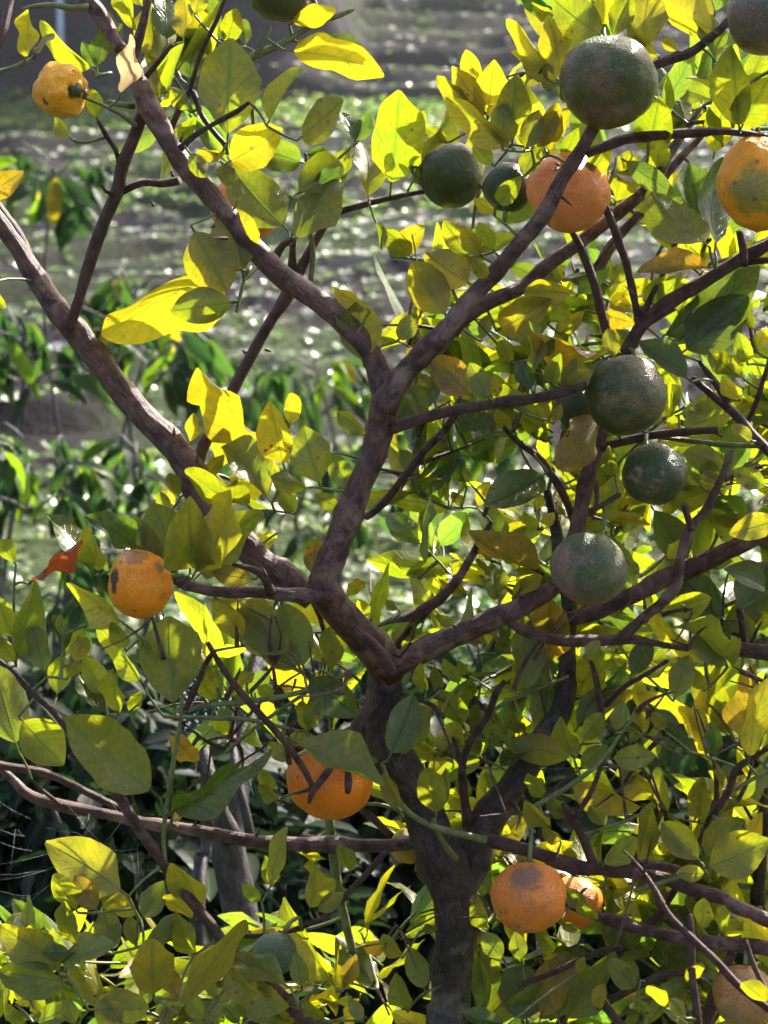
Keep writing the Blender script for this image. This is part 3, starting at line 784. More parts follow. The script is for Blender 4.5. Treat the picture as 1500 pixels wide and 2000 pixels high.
# ------------------------------------------------------------------ traced leaves: base, tip, seen width, colour + light code, [nearer(-)/farther(+) cm]
# light code: L backlit, S turned out of the sun, M between, G gloss towards the sun
CROPS = {1: (0, 0), 2: (750, 0), 3: (0, 500), 4: (750, 500), 5: (0, 1000), 6: (750, 1000), 7: (0, 1500), 8: (750, 1500)}
LEAVES = {
    1: '''95 240 105 35 66 yL; 135 220 205 130 30 gS; 375 285 155 85 75 gL; 380 270 325 160 45 dM; 378 270 400 120 80 dM; 465 385 515 135 66 pL -3
450 -60 525 120 60 gL; 470 170 400 40 90 gS; 620 250 590 10 135 yS; 625 398 572 225 90 yS; 655 170 630 -30 105 dS 2; 715 165 722 -20 62 YM; 735 330 785 60 150 dM 2; 825 235 760 30 100 YL 4
640 375 722 170 62 gL 1; 745 440 655 340 56 gL; 888 560 905 150 215 gM -2; 880 180 930 35 110 gL 3; 960 185 935 70 70 dS; 850 160 890 95 60 dM 3; 1110 195 1500 290 112 YL -2; 1150 160 1425 185 100 dM 1
1130 98 1310 30 70 YL; 1040 490 1180 265 62 gM; 1160 550 1345 400 110 gS; 1392 560 1330 440 80 dG; 1395 562 1440 440 120 dM; 1440 785 1420 560 110 gS -1; 1315 870 1390 560 75 gM -2
880 640 1110 510 150 YL 2; 1195 640 955 565 110 dM 0; 1130 905 890 660 180 gS -4; 1150 765 1320 625 130 gS -3; 1190 600 1310 620 60 dG; 1140 955 1332 680 125 gS -5; 1215 745 1332 655 62 dM -3
735 590 805 690 90 gM; 890 600 770 590 50 YL; 850 620 900 745 80 gS; 925 795 930 700 66 gS; 380 470 360 350 70 gL 1; 275 545 215 460 60 gL; 700 300 760 160 70 dS 3; 560 30 500 -60 80 gM; 760 60 800 -60 90 yM 2
950 1080 900 803 190 yM 0; 746 880 880 1140 180 yM -1; 905 1050 396 1312 205 YL 0; 926 1180 664 1205 118 gM -2; 926 1175 790 1240 55 yM -3; -80 780 92 668 90 oL -6; -60 1120 20 1210 90 gL -6; 1465 860 1490 980 30 gM''',
    2: '''25 750 50 350 165 gL; 125 520 155 430 70 gL 2; 95 742 277 428 105 gS -1; 515 590 243 378 105 YL; 352 412 204 300 62 yL; 400 440 265 260 85 YL; 412 452 318 195 92 YL 1; 400 475 442 235 112 YL; 500 565 520 295 105 yL; 462 585 480 385 95 yM -1
545 592 612 432 92 yM; 575 585 690 430 80 YL; 385 733 233 642 52 YL -2; 370 745 368 470 72 yM; 692 335 486 70 82 YL 1; 690 325 650 58 92 YL; 655 322 496 202 85 YL; 700 260 745 108 85 YM 2; 697 390 620 288 62 dG; 625 565 732 422 72 YL; 640 605 672 400 82 YL 2
862 152 658 0 135 gL; 862 110 850 -50 105 YL; 888 155 962 -20 100 gM; 1000 215 1040 -50 155 yM -1; 1082 235 950 85 80 YL 2; 1150 202 1085 150 62 YL; 1305 135 1068 -15 120 YL; 1300 245 1262 50 140 gS; 1185 485 1118 280 115 dS; 1240 402 1292 190 155 dS 1; 1292 392 1108 322 92 gM -1
1388 520 1368 175 130 gL; 1392 505 1505 300 180 gL; 1030 605 1085 380 130 gL; 1045 690 1095 545 105 gL; 900 805 955 588 92 yL; 855 745 815 608 105 yL 1; 1272 965 1022 742 140 gS -2; 1272 935 1185 640 155 dS -1; 1292 985 1335 620 105 dS -1; 432 842 355 770 42 yL; 440 805 535 688 85 gL -6
112 1012 0 888 92 gL; 30 1005 158 880 122 YL; 332 1005 240 858 132 yL; 385 1005 300 880 72 YL; 432 985 368 870 62 gL; 250 560 160 500 60 yM 2; 430 650 350 560 80 gM 2; 540 700 600 560 90 gM 2; 480 300 560 420 70 yM 3; 700 620 760 500 70 gL 3; 800 700 880 560 80 gL 3; 950 300 1010 200 90 gL 3; 1420 330 1490 190 80 gM 2; 1380 60 1440 -60 90 gS 3''',
    3: '''1012 792 774 435 135 YL; 1112 835 1040 565 125 YL; 1130 665 1137 533 56 YL; 740 735 757 614 46 YL; 752 785 708 722 50 YL; 842 855 885 640 72 YL; 1062 965 878 738 135 gS -4; 992 992 718 835 85 gM -4; 1252 905 1178 668 155 gM -1; 1372 925 1288 770 92 gM
1205 905 1058 870 85 gS; 1095 855 1035 800 62 yL; 1445 705 1318 610 66 gL; 1422 432 1392 175 190 yM -1; 1445 215 1298 122 58 YL; 1395 305 1312 220 62 YL; 702 945 658 850 52 YL; 695 965 598 940 72 YL; 652 1015 628 920 92 gM; 900 900 940 830 60 YM 2; 1160 1010 1080 900 70 gM 2; 1330 990 1230 930 80 gM 1; 800 860 880 780 60 yL 2; 1490 480 1440 400 60 gM''',
    4: '''252 245 102 28 130 YL; 345 115 158 -12 122 YL 1; 405 95 350 0 82 YL; 50 335 132 228 62 gM; 100 455 152 340 72 gM; 528 142 732 138 84 yL; 438 295 655 170 122 YL 1; 640 265 722 190 105 gL; 380 335 402 230 62 yM; 690 305 785 218 62 YL; 788 213 986 268 62 oL; 872 403 566 293 84 oM -3; 902 403 880 282 92 yM -1; 982 362 900 288 62 gM
1202 492 993 335 95 dS -4; 1292 42 988 58 76 oS -2; 1010 205 1100 72 132 gL; 1062 195 1170 72 122 gL 1; 1155 385 1432 168 165 dM -1; 1150 330 1470 42 165 dM 1; 1080 325 1255 150 112 dS; 352 553 186 398 122 oM; 412 562 330 420 102 gM; 162 642 98 500 92 gS; 192 522 138 460 72 YL; 582 535 518 410 112 dM; 442 562 430 460 72 YL 3; 590 485 560 258 62 gM
652 505 692 380 72 gL 2; 692 525 752 400 52 gL 2; 822 442 718 502 62 YL; 642 645 610 560 62 YL 3; 492 692 440 600 82 YL 3; 662 655 692 578 42 YL 3; 852 618 674 828 125 oS -7; 642 842 398 982 135 dG -4; 432 702 288 558 132 dS 1; 322 905 280 640 62 dM; 252 985 240 700 42 gM; 1152 685 1372 588 112 gM; 1442 725 1360 660 82 yL; 1412 485 1268 368 112 gG; 1392 565 1320 468 82 YL; 1422 425 1378 298 72 gL
1452 372 1492 280 46 yL; 1450 295 1430 180 42 gM; 1342 825 1178 760 112 gM; 1505 905 1358 832 92 gM; 1332 875 1230 800 102 gM; 302 985 268 920 72 YL; 362 985 412 880 62 YL; 592 995 612 930 66 gL; 762 865 728 780 82 gL 2; 902 865 880 740 82 gL 2; 500 420 450 320 70 gL 3; 560 620 500 520 80 gM 3; 620 400 660 320 70 gL 3; 800 520 760 420 70 yL 3; 880 120 950 20 80 gM 3; 700 100 660 20 80 gL 3; 980 620 1060 520 90 gM 3; 1150 620 1100 700 70 yL 2; 1240 900 1180 840 80 gM 2; 140 860 60 760 60 gM 3''',
    5: '''372 252 186 15 100 dG; 392 245 340 52 82 gL; 552 142 325 30 105 dG; 112 282 312 108 52 bL -2; 62 602 130 262 85 gS -2; 492 442 262 293 92 gL; 682 782 645 410 215 gS -5; 562 682 384 440 72 gM; 492 545 438 428 62 gL; 287 592 338 488 108 yL; 222 725 240 558 92 gM; 262 655 312 580 52 gL; 182 645 118 430 82 gS; 252 555 200 402 52 dG; 240 485 235 400 62 gM
422 795 298 628 82 dG; 412 725 330 560 102 gM; 462 795 440 610 72 gL; 502 785 552 700 92 gL; 72 935 -25 590 160 gS -4; 72 798 252 985 150 gM -1; 62 205 -10 110 62 gL; 62 505 -10 330 92 gL; 62 595 -10 480 92 gL; 1002 263 828 240 72 yM; 1122 283 938 158 72 yL; 1085 80 1000 160 52 gL; 1222 255 1236 104 92 oM; 1202 275 1140 230 72 gL
952 525 838 330 84 yL -1; 1062 585 858 350 92 yM; 1152 565 886 370 165 gS -2; 1172 625 1000 460 102 gM; 1282 625 1292 450 92 gL; 1192 625 1100 360 132 gM 1; 1190 640 1395 800 132 dM -2; 1202 855 1252 720 72 gL; 1180 722 1202 862 62 gL; 880 735 992 628 52 YL; 852 695 800 600 72 yL; 832 745 780 640 82 gL; 662 858 778 972 82 oL; 1252 905 1120 880 72 yL; 1352 335 1422 270 52 YL; 1432 425 1400 340 52 YL
742 248 750 -62 220 yL -1; 748 262 905 -80 140 yL -2; 758 268 1026 0 130 gS -4; 690 222 596 -32 165 gM 0; 600 250 530 20 110 gM 2; 340 440 250 560 60 gM 2; 130 560 60 470 70 gM 2; 980 700 900 760 60 gM 3; 1080 760 1010 680 70 gL 3; 900 880 830 800 70 gL 3; 1130 980 1050 900 80 gM 3; 1320 960 1250 860 70 gL 3; 590 560 540 480 60 gM''',
    6: '''152 132 0 10 140 dG; 625 242 333 74 98 oM -4; 452 372 418 200 112 gG; 500 335 618 248 72 YL; 530 305 562 248 62 gL; 602 72 540 0 62 gL; 612 72 662 0 62 YL; 422 195 368 148 52 YL; 642 602 652 338 155 oL; 552 722 535 400 112 gS -4; 748 472 942 460 62 yL -1; 780 565 842 500 52 yM -2; 960 645 1042 500 102 dG; 1088 402 1275 330 112 gL; 1392 622 1103 448 66 gL -1; 1342 605 1188 500 112 gS
1545 30 1348 82 95 yM -2; 1252 203 1362 190 72 YL; 1100 183 1182 110 62 YL; 1505 302 1328 222 142 dS; 1382 425 1500 198 172 dS; 1332 425 1158 258 152 dS 1; 1372 895 1226 620 112 yM -3; 1385 905 1452 590 84 oM -4; 1420 985 1505 650 92 yM -3; 162 705 150 590 72 gL; 222 695 200 600 72 gL; 292 675 240 570 66 gL; 330 640 290 580 60 gL; 18 965 122 718 112 dG -2; 58 965 192 758 82 gS -2
312 845 228 690 112 gL; 552 865 488 770 102 gL; 440 1005 602 868 62 dG -3; 742 965 700 800 152 gL; 772 905 852 788 122 gL; 902 865 932 740 102 gM; 1010 875 990 770 62 YL; 840 705 862 620 62 yL; 1192 935 1028 770 92 dG; 880 965 1062 955 112 gL; 760 1005 872 908 84 gL; 1290 965 1280 820 92 dS; 60 565 195 478 52 yL; 5 505 142 400 122 yL; 60 385 0 345 72 gL; 272 445 200 400 82 gM; 400 520 300 470 90 oS 1; 480 860 420 790 80 gL 2; 640 700 590 620 80 gM 3
1130 740 1190 560 90 gM 3; 1250 700 1200 600 80 gL 3; 960 900 1010 820 80 gL 3; 1100 860 1050 780 80 yL 3; 1440 520 1400 400 90 gM 3; 240 260 180 180 90 gM 3; 320 330 260 250 80 yL 3; 780 240 860 180 70 gL 3; 1000 250 940 180 80 gM 3; 380 960 330 860 80 gM 3; 680 640 600 560 80 gM 3''',
    7: '''502 502 188 272 195 YL -3; 382 565 290 420 122 oM -1; 302 565 222 410 84 gL; 292 695 250 518 72 gL -2; 540 585 400 500 82 yM; 550 595 642 443 102 gS -1; 560 695 682 578 62 gM -1; 442 725 400 540 152 gS -2; 532 705 500 580 102 gS; 790 565 680 368 102 yL 1; 762 595 638 500 62 YL 1; 752 745 700 560 142 gL 0; 262 805 -5 598 122 yM -3; 152 795 130 610 82 YL -2; 285 722 165 722 72 dG -4; 235 762 455 690 92 gS -4
700 965 947 593 95 yM -7; 602 905 588 668 182 YL -4; 692 905 650 778 92 oM -4; 282 845 0 798 132 gM -4; 345 945 582 945 130 yS -6; 1312 865 1113 503 122 gM -3; 1210 565 1215 368 82 yL; 1235 565 1342 490 62 gM; 1048 485 1122 228 62 gL; 1062 465 1040 340 62 gM; 1022 525 948 450 62 gM; 1372 415 1330 298 72 gL; 1160 330 1272 356 22 yL; 1525 680 1408 712 92 oL -2; 1132 855 898 738 102 gG -4; 1162 945 868 790 112 YL -3
1180 865 1160 720 102 gM -3; 1340 865 1395 730 62 oM -3; 1472 865 1308 660 92 dS -1; 100 1005 20 918 92 gL -3; 60 925 132 878 62 YL -3; 130 995 285 935 92 gM -4; 300 1005 250 900 92 gM -4; 940 1005 870 930 92 gG -3; 1092 965 958 950 72 gM -4; 620 112 256 -200 200 gS -4; 640 190 940 -20 58 dM -2; 644 190 1062 -70 62 dS -3; 668 212 732 168 28 oM -3; 1040 120 1015 0 52 gL 2; 1090 130 1010 60 50 gL 2
800 990 720 880 100 gM -2; 1260 990 1200 900 100 gL -2; 1420 990 1360 900 90 gM -2; 480 1000 400 900 100 yM -5; 620 1010 680 930 90 oM -5; 1126 -115 1500 70 120 gS -6; 1236 -85 1470 -20 70 dM -4; 350 740 300 640 80 gM -1; 1060 900 1010 830 80 gL -2; 180 960 120 880 80 gM -3; 850 900 800 820 70 gM 0''',
    8: '''200 192 165 -5 108 gL -2; 60 172 0 20 62 yL -2; 206 172 245 0 52 gM -1; 600 1005 747 683 115 oM -8; 690 1005 908 718 105 gM -8; 560 1005 518 748 155 dS -6; 482 1005 298 960 62 dG -8; 990 872 878 748 112 gM -2; 830 945 852 840 82 YL -3; 748 805 785 738 62 YL -4; 1230 212 1240 33 185 yL -2; 1240 372 1088 208 105 gM -3; 1238 352 1402 195 155 gM -2; 1248 392 1510 290 190 gM -3; 1262 412 1140 410 62 yM -3
1030 162 738 50 92 YL; 1062 135 918 -5 132 YL; 1110 195 1060 0 62 gM; 862 232 800 148 112 gL; 652 232 543 128 72 YL -1; 692 292 620 220 62 YL; 752 355 698 300 52 yL; 850 385 985 268 72 gM -1; 900 725 982 518 122 yL; 1240 645 1250 508 132 gL; 1310 645 1332 538 82 gL; 1450 695 1430 588 102 yL; 462 795 420 740 62 gL; 72 745 0 648 72 YL -3; 162 875 98 700 82 gM -3; 92 955 38 800 92 gL -3; 1308 868 1442 985 84 gL -4; 1505 920 1398 838 84 yL -4
540 765 510 640 62 gM; 402 645 370 500 62 gL; 472 755 380 640 92 gM; 1000 830 930 760 80 gL; 1100 940 1040 850 80 gL 1; 1180 840 1240 760 60 yL 1; 1030 960 980 900 60 gL -3; 620 130 560 20 90 gL 2; 720 200 640 100 80 gL 2; 980 430 900 330 80 gM 2; 1380 130 1450 30 90 gM 2; 1480 500 1420 400 90 gM 2; 440 130 390 20 80 gM 2; 330 130 290 20 60 gM 2; 140 640 210 625 40 gL -1; 800 560 700 470 70 gM -2; 830 600 770 500 70 gL -2; 690 600 760 640 60 gL -3; 860 480 800 400 60 yL -2; 240 900 330 800 70 gM 2; 1180 980 1120 900 70 gM -2''',
}
leaf_bases = []
EXTRA = []                                   # the smallest traced leaves join the foliage
sizes = sorted((math.hypot(float(q[2]) - float(q[0]), float(q[3]) - float(q[1])) * float(q[4]) for t in LEAVES.values() for q in (e.split() for e in t.replace('\n', ';').split(';')) if q), reverse=True)
SIZE_MIN = sizes[299]
n_leaf = 0
leaf_rng = random.Random(21)
for ci, txt in LEAVES.items():
    ox, oy = CROPS[ci]
    for ent in txt.replace('\n', ';').split(';'):
        q = ent.split()
        if not q:
            continue
        bu, bv, tu, tv, wpx = [float(a) / 2 for a in q[:5]]
        bu += ox; tu += ox; bv += oy; tv += oy
        code = q[5]
        lpx = math.hypot(tu - bu, tv - bv)
        wpx = min(wpx, lpx * (0.46 if lpx < 110 else 0.58))
        off = float(q[6]) * 0.01 if len(q) > 6 else 0.0
        dn, dist = near_depth(bu, bv)
        db = dn + off * 1.0 + leaf_rng.uniform(-0.012, 0.02)
        B = P(bu, bv, db)
        view = (P((bu + tu) / 2, (bv + tv) / 2, db) - CAM).normalized()
        Lapp = (P(tu, tv, db) - B).length
        Wapp = wpx * K * db
        best = None
        lite = code[1]
        for tilt in (-0.75, -0.5, -0.25, 0.0, 0.25, 0.5, 0.75):
            T = P(tu, tv, db + tilt * Lapp)
            ax = T - B
            Lr = ax.length
            Wr = min(max(Wapp, 0.40 * Lr), Wapp * 2.4)
            phi = math.acos(min(1.0, Wapp / Wr))
            for sg in (-1, 1):
                m = frame(ax, view, sg * phi)
                nrm = m.col[2]
                s = nrm.dot(SUN)
                if lite == 'L':
                    sc = -s
                elif lite == 'S':
                    sc = -abs(s + 0.03) * 1.3
                elif lite == 'M':
                    sc = -abs(s + 0.48)
                else:
                    H = (SUN - view).normalized()
                    sc = abs(nrm.dot(H))
                sc += leaf_rng.uniform(0, 0.22) - 0.12 * abs(tilt)
                if best is None or sc > best[0]:
                    best = (sc, m, Lr, Wr, s)
        sc, m, Lr, Wr, s = best
        V, F, U = leaf_geo(Lr * 0.9, Wr * 1.2, 13, 3, fold=leaf_rng.uniform(0.1, 0.62) * leaf_rng.choice((1, 1, -1)), curl=leaf_rng.uniform(-0.8, 0.9), trans=leaf_rng.uniform(-0.25, 0.4), wave=leaf_rng.uniform(0.10, 0.42), side=leaf_rng.uniform(-0.05, 0.05), r=leaf_rng, petiole=True,
                           blunt=leaf_rng.uniform(0.60, 0.86), amp=leaf_rng.uniform(0.78, 1.0))
        tipv = V[13 * 7 + 3]
        ky = Lr / tipv[1]
        sh = tipv[2] / tipv[1]
        V = [(a, b * ky, c - b * sh) for a, b, c in V]
        if code[1] == 'G' or (code[0] == 'd' and leaf_rng.random() < 0.7):
            F = [tuple(reversed(f)) for f in F]
        tc = jtint(code[0], leaf_rng)
        if math.hypot(tu - bu, tv - bv) * 2 * wpx * 2 >= SIZE_MIN:
            o = mesh_obj('leaf', V, F, M['leaf'], tree, uv=U, col=[(*tc, MOT[code[0]])] * len(V))
            o.matrix_basis = Matrix.Translation(B) @ m.to_4x4()
        else:
            EXTRA.append(([m @ Vector(q_) + B for q_ in V], F, U, (*tc, MOT[code[0]])))
        leaf_bases.append((B, m.col[1].copy()))
        n_leaf += 1
print('traced leaves', n_leaf)

# ------------------------------------------------------------------ fill: fine twigs and the leaves nobody could pick apart
TV, TF = [], []            # fine twigs
LV, LF, LU, LC = [], [], [], []
for v_, f_, u_, c_ in EXTRA:
    b = len(LV)
    LV.extend(v_)
    LF.extend(tuple(b + i for i in f) for f in f_)
    LU.extend(u_)
    LC.extend([c_] * len(v_))


def soft_twig(a, b, r0, r1, sag=0.15, seg=4):
    mid = (a + b) * 0.5 + Vector((rng.uniform(-1, 1), rng.uniform(-1, 1), rng.uniform(-0.4, 1))) * (b - a).length * sag
    path = []
    for i in range(seg + 1):
        t = i / seg
        path.append((a * (1 - t) ** 2 + mid * 2 * t * (1 - t) + b * t * t, r0 + (r1 - r0) * t))
    tube(path, 5, 0, 0, TV, TF, close=False)


def fill_leaf(B, axis, nrm, L, W, c, mot):
    y = axis.normalized()
    z = (nrm - y * nrm.dot(y))
    z = z.normalized() if z.length > 1e-4 else y.orthogonal()
    x = y.cross(z)
    m = Matrix((x, y, z)).transposed()
    for f in (0.35, 0.7, 1.05):
        q = B + y * (L * f)
        co, i, dd = kd.find(q)
        if dd < branch_pts[i][1] * 1.25 + 0.004:
            return
    V, F, U = leaf_geo(L, W, 7, 2, fold=rng.uniform(0.1, 0.6) * rng.choice((1, 1, -1)), curl=rng.uniform(-0.9, 1.2), trans=rng.uniform(-0.2, 0.3), wave=rng.uniform(0.08, 0.35), r=rng, blunt=rng.uniform(0.65, 0.95), side=rng.uniform(-0.08, 0.08))
    b = len(LV)
    LV.extend(m @ Vector(v) + B for v in V)
    LF.extend(tuple(b + i for i in f) for f in F)
    LU.extend(U)
    LC.extend([(*c, mot)] * len(V))


NODES = np.array([tuple(p) for p, r in branch_pts])
NODES = [NODES]


def nearest_node(p):
    arr = NODES[0]
    d2 = ((arr - np.array(tuple(p))) ** 2).sum(axis=1)
    i = int(d2.argmin())
    return Vector(arr[i]), math.sqrt(float(d2[i]))


def grow(p, r0, r1, sag, maxd):
    """tie a point to the nearest wood or twig already grown; returns where it starts"""
    co, dd = nearest_node(p)
    if dd > maxd:
        return None
    if dd > 0.003:
        soft_twig(co, p, r0, r1, sag, 4 if dd < 0.08 else 6)
        NODES[0] = np.vstack([NODES[0], [tuple(co.lerp(p, t)) for t in (0.5, 0.75, 1.0)]])
    return co


# stalks that tie the traced leaves to the wood, nearest first
for B, ax in sorted(leaf_bases, key=lambda t: kd.find(t[0])[2]):
    grow(B, 0.0013, 0.0010, 0.12, 0.2)


def density(u, v):
    if u > 800 and v > 560: return 1.0 if v < 1200 else 0.75
    if u > 780 and v > 440: return 0.35
    if u > 1000 and v <= 440: return 0.20 if v > -20 else 0.05
    if u > 850 and v > 120: return 0.05
    if u <= 800:
        if v > 1800: return 0.8
        if 1180 < v < 1480: return 0.22 if u > 380 else 0.1
        if 960 < v <= 1180: return 0.15 if u > 480 else 0.0
        if v < 240 and 280 < u < 470: return 0.2
    return 0.0


nfill = 0
tries = 0
fpal = ['g'] * 11 + ['y'] * 4 + ['Y'] * 2 + ['d'] * 6
spots = []
while len(spots) < 370 and tries < 20000:
    tries += 1
    u, v = rng.uniform(-150, 1700), rng.uniform(-420, 2250)
    if rng.random() > density(u, v):
        continue
    dn, dist = near_depth(u, v)
    d = max(1.60, dn + 0.02) + 0.13 * rng.random()
    if v < 560:
        d = max(dn, 1.45) + 0.03 + 0.15 * rng.random()
    spots.append(P(u, v, d))
for pos in sorted(spots, key=lambda p: kd.find(p)[2]):
    co = grow(pos, 0.0021, 0.0012, 0.22, 0.17)
    if co is None:
        continue
    nfill += 1
    out = ((pos - co).normalized() + Vector((rng.uniform(-.6, .6), rng.uniform(-.6, .6), rng.uniform(0, .9)))).normalized()
    nl = rng.randint(3, 6)
    cc = rng.choice(fpal)
    for k in range(nl):
        c = cc if rng.random() < 0.6 else rng.choice(fpal)
        L = rng.uniform(0.040, 0.082)
        ax = (out * 0.7 + Vector((rng.gauss(0, 1), rng.gauss(0, 1), rng.gauss(0.1, 0.8))) * 0.6).normalized()
        nr = -SUN * 0.9 + Vector((rng.gauss(0, 0.55), rng.gauss(0, 0.55), rng.gauss(0, 0.55)))
        fill_leaf(pos - out * (0.012 * k) + Vector((rng.uniform(-1, 1), rng.uniform(-1, 1), rng.uniform(-1, 1))) * 0.004, ax, nr, L, L * rng.uniform(0.29, 0.43), tuple(min(1, q * 1.3) for q in jtint(c, rng, 0.3)), MOT[c])
gv, gf = TV, TF
TV, TF = [], []
made = 0
while made < 130:
    u, v = rng.uniform(760, 1560), rng.uniform(620, 2050)
    if rng.random() < 0.3:
        u, v = rng.uniform(300, 800), rng.uniform(1200, 1500)
    dn, dist = near_depth(u, v)
    if dist > 220:
        continue
    made += 1
    p = P(u, v, dn + rng.uniform(0.0, 0.12))
    co, dd = nearest_node(p)
    q = co.lerp(p, 1.0) + Vector((rng.gauss(0, 0.03), rng.gauss(0, 0.03), rng.gauss(0.01, 0.03)))
    soft_twig(co, q, rng.uniform(0.0016, 0.0030), 0.0007, 0.18, 5)
    for k in range(rng.randint(0, 2)):
        a_ = co.lerp(q, rng.uniform(0.4, 0.9))
        soft_twig(a_, a_ + Vector((rng.gauss(0, 0.03), rng.gauss(0, 0.03), rng.gauss(0.01, 0.03))), 0.0013, 0.0006, 0.15, 3)
o = mesh_obj('dry_twigs', TV, TF, M['twig'], tree, col=[(p.x, p.y, p.z, 1) for p in TV])
tag(o, kind='stuff')
o = mesh_obj('fine_twigs', gv, gf, M['green_twig'], tree)
tag(o, kind='stuff')
o = mesh_obj('foliage', LV, LF, M['leaf'], tree, uv=LU, col=LC)
tag(o, kind='stuff')
print('fill clusters', nfill, 'tris', len(LF) * 2)

# ------------------------------------------------------------------ fruit
OR = (0.86, 0.23, 0.005)
OR2 = (0.72, 0.34, 0.015)
GR = (0.034, 0.048, 0.006)
GR2 = (0.070, 0.078, 0.010)
BRZ = (0.20, 0.115, 0.070)


def citrus(label, u, v, rx, ry, d, mat, lump=0.03, axis=(0.1, 0.2, 0.97), seed=0, neck=0.0, cat='fruit', grp=None, stalk=True, bend=None):
    rr = random.Random(seed)
    c = P(u, v, d)
    r = rx * K * d
    rz = ry * K * d
    root = empty('citrus_fruit', c, label, cat, grp)
    ax = (RT * axis[0] + FW * axis[1] + UP * axis[2]).normalized()
    rot = ax.to_track_quat('Z', 'Y').to_matrix() @ Matrix.Rotation(rr.uniform(0, 6), 3, 'Z')
    nu, nv = 44, 30
    V, F = [], []
    for j in range(nv + 1):
        th = math.pi * j / nv
        for i in range(nu):
            an = 2 * math.pi * i / nu
            dr = Vector((math.sin(th) * math.cos(an), math.sin(th) * math.sin(an), math.cos(th)))
            q = dr * 1.6 + Vector((seed * 3.1, seed, 0))
            f = 1 + (lump + 0.03) * noise.noise(q * 0.8) + lump * 0.6 * noise.noise(q * 2.3) + lump * 0.25 * noise.noise(q * 6)
            f += 0.012 * math.cos(an * 9 + seed) * math.exp(-(th / 0.7) ** 2)
            f -= 0.10 * math.exp(-(th / 0.22) ** 2)                      # sunken stalk end
            f += neck * math.exp(-(th / 0.45) ** 2)
            f -= 0.05 * math.exp(-((math.pi - th) / 0.16) ** 2)          # blossom end
            V.append(rot @ Vector((dr.x * r * f * 1.02, dr.y * r * f * 1.02, dr.z * rz * f * 0.95)))
    for j in range(nv):
        for i in range(nu):
            i2 = (i + 1) % nu
            F.append((j * nu + i, (j + 1) * nu + i, (j + 1) * nu + i2, j * nu + i2))
    o = mesh_obj('rind', V, F, mat)
    o.parent = root
    top = rz * (0.90 + neck)
    V, F = [], []
    nb = 10
    V.append(rot @ Vector((0, 0, top + 0.0016)))
    for k in range(nb):
        a = 2 * math.pi * k / nb
        q = (0.0062 if k % 2 else 0.0040)
        V.append(rot @ Vector((q * math.cos(a), q * math.sin(a), top + (0.0016 if k % 2 else 0.0012))))
    for k in range(nb):
        F.append((0, 1 + k, 1 + (k + 1) % nb))
    for k in range(nb):
        V.append(V[1 + k] - rot @ Vector((0, 0, 0.003)))
    for k in range(nb):
        F.append((1 + k, 1 + nb + k, 1 + nb + (k + 1) % nb, 1 + (k + 1) % nb))
    o = mesh_obj('calyx', V, F, M['calyx'])
    o.parent = root
    if stalk:
        a = rot @ Vector((0, 0, top))
        tip = c + rot @ Vector((0, 0, top + 0.02))
        if bend is not None:
            co = P(*bend)
        else:
            # nearest wood that is reached without crossing the fruit
            cand = [x for x in kd.find_n(tip, 60) if (x[0] - c).dot(rot @ Vector((0, 0, 1))) > rz * 0.6]
            co = cand[0][0] if cand else kd.find(tip)[0]
        b = co - c
        m1 = a + rot @ Vector((0, 0, 0.010))
        L = (b - m1).length
        path = catmull([(a, 0.0022), (m1, 0.0019), (m1.lerp(b, 0.5) + rot @ Vector((0, 0, L * 0.15)), 0.0018), (b, 0.0021)], 0.004)
        V, F = tube(path, 7, 0.1, seed)
        o = mesh_obj('stalk', V, F, M['green_twig'])
        o.parent = root
    return root


def fm(name, *a, **k):
    return fruit_material(name, *a, **k)


citrus('small lumpy yellow lemon with brown spots hanging from a green stalk on an open twig', 117, 178, 53, 54, 1.42, fm('lumpy_yellow_rind', (0.92, 0.40, 0.010), (0.86, 0.30, 0.015), 0.45, 0.7, 0.2, (0.16, 0.06, 0.02), 1.1, blobs=[(-0.0085, -0.0170, -0.0085, 0.004, (0.05, 0.03, 0.012), 0.95), (0.0119, -0.0136, -0.0017, 0.006, (0.10, 0.07, 0.02), 0.8)]), 0.16, (0.72, -0.62, -0.12), 1, 0.03, bend=(164, 190, 1.41))
citrus('dark green fruit above the long drooping yellow leaf on a green twig', 547, -14, 60, 58, 1.50, fm('dark_green_rind', GR, GR2, 0.4, 0.7, 0.3, BRZ, 2.3), 0.04, (0.1, 0.2, 0.95), 2)
citrus('biggest green fruit with bronze russet, resting on the end of a thick branch', 1188, 160, 92, 87, 1.39, fm('russet_green_rind', GR2, (0.20, 0.112, 0.062), 0.48, 0.70, 0.6, (0.27, 0.135, 0.095), 3.7, grad=(-1.5, -1.5, -3.0)), 0.045, (0.05, 0.55, 0.80), 3)
citrus('grey-brown russet green fruit at the tip of a knotty twig', 1492, 32, 72, 76, 1.38, fm('grey_russet_rind', (0.080, 0.080, 0.032), (0.18, 0.105, 0.075), 0.42, 0.62, 0.4, BRZ, 5.2), 0.04, (-0.5, 0.35, 0.75), 4)
citrus('large pear-shaped yellow-orange fruit with a scarred green side', 1482, 358, 82, 95, 1.41, fm('scarred_yellow_rind', (0.94, 0.33, 0.006), (0.30, 0.235, 0.030), 0.50, 0.62, 0.5, (0.26, 0.17, 0.10), 6.4, grad=(-3.5, 0, -2.0)), 0.07, (0.0, 0.1, 0.97), 5, 0.06)
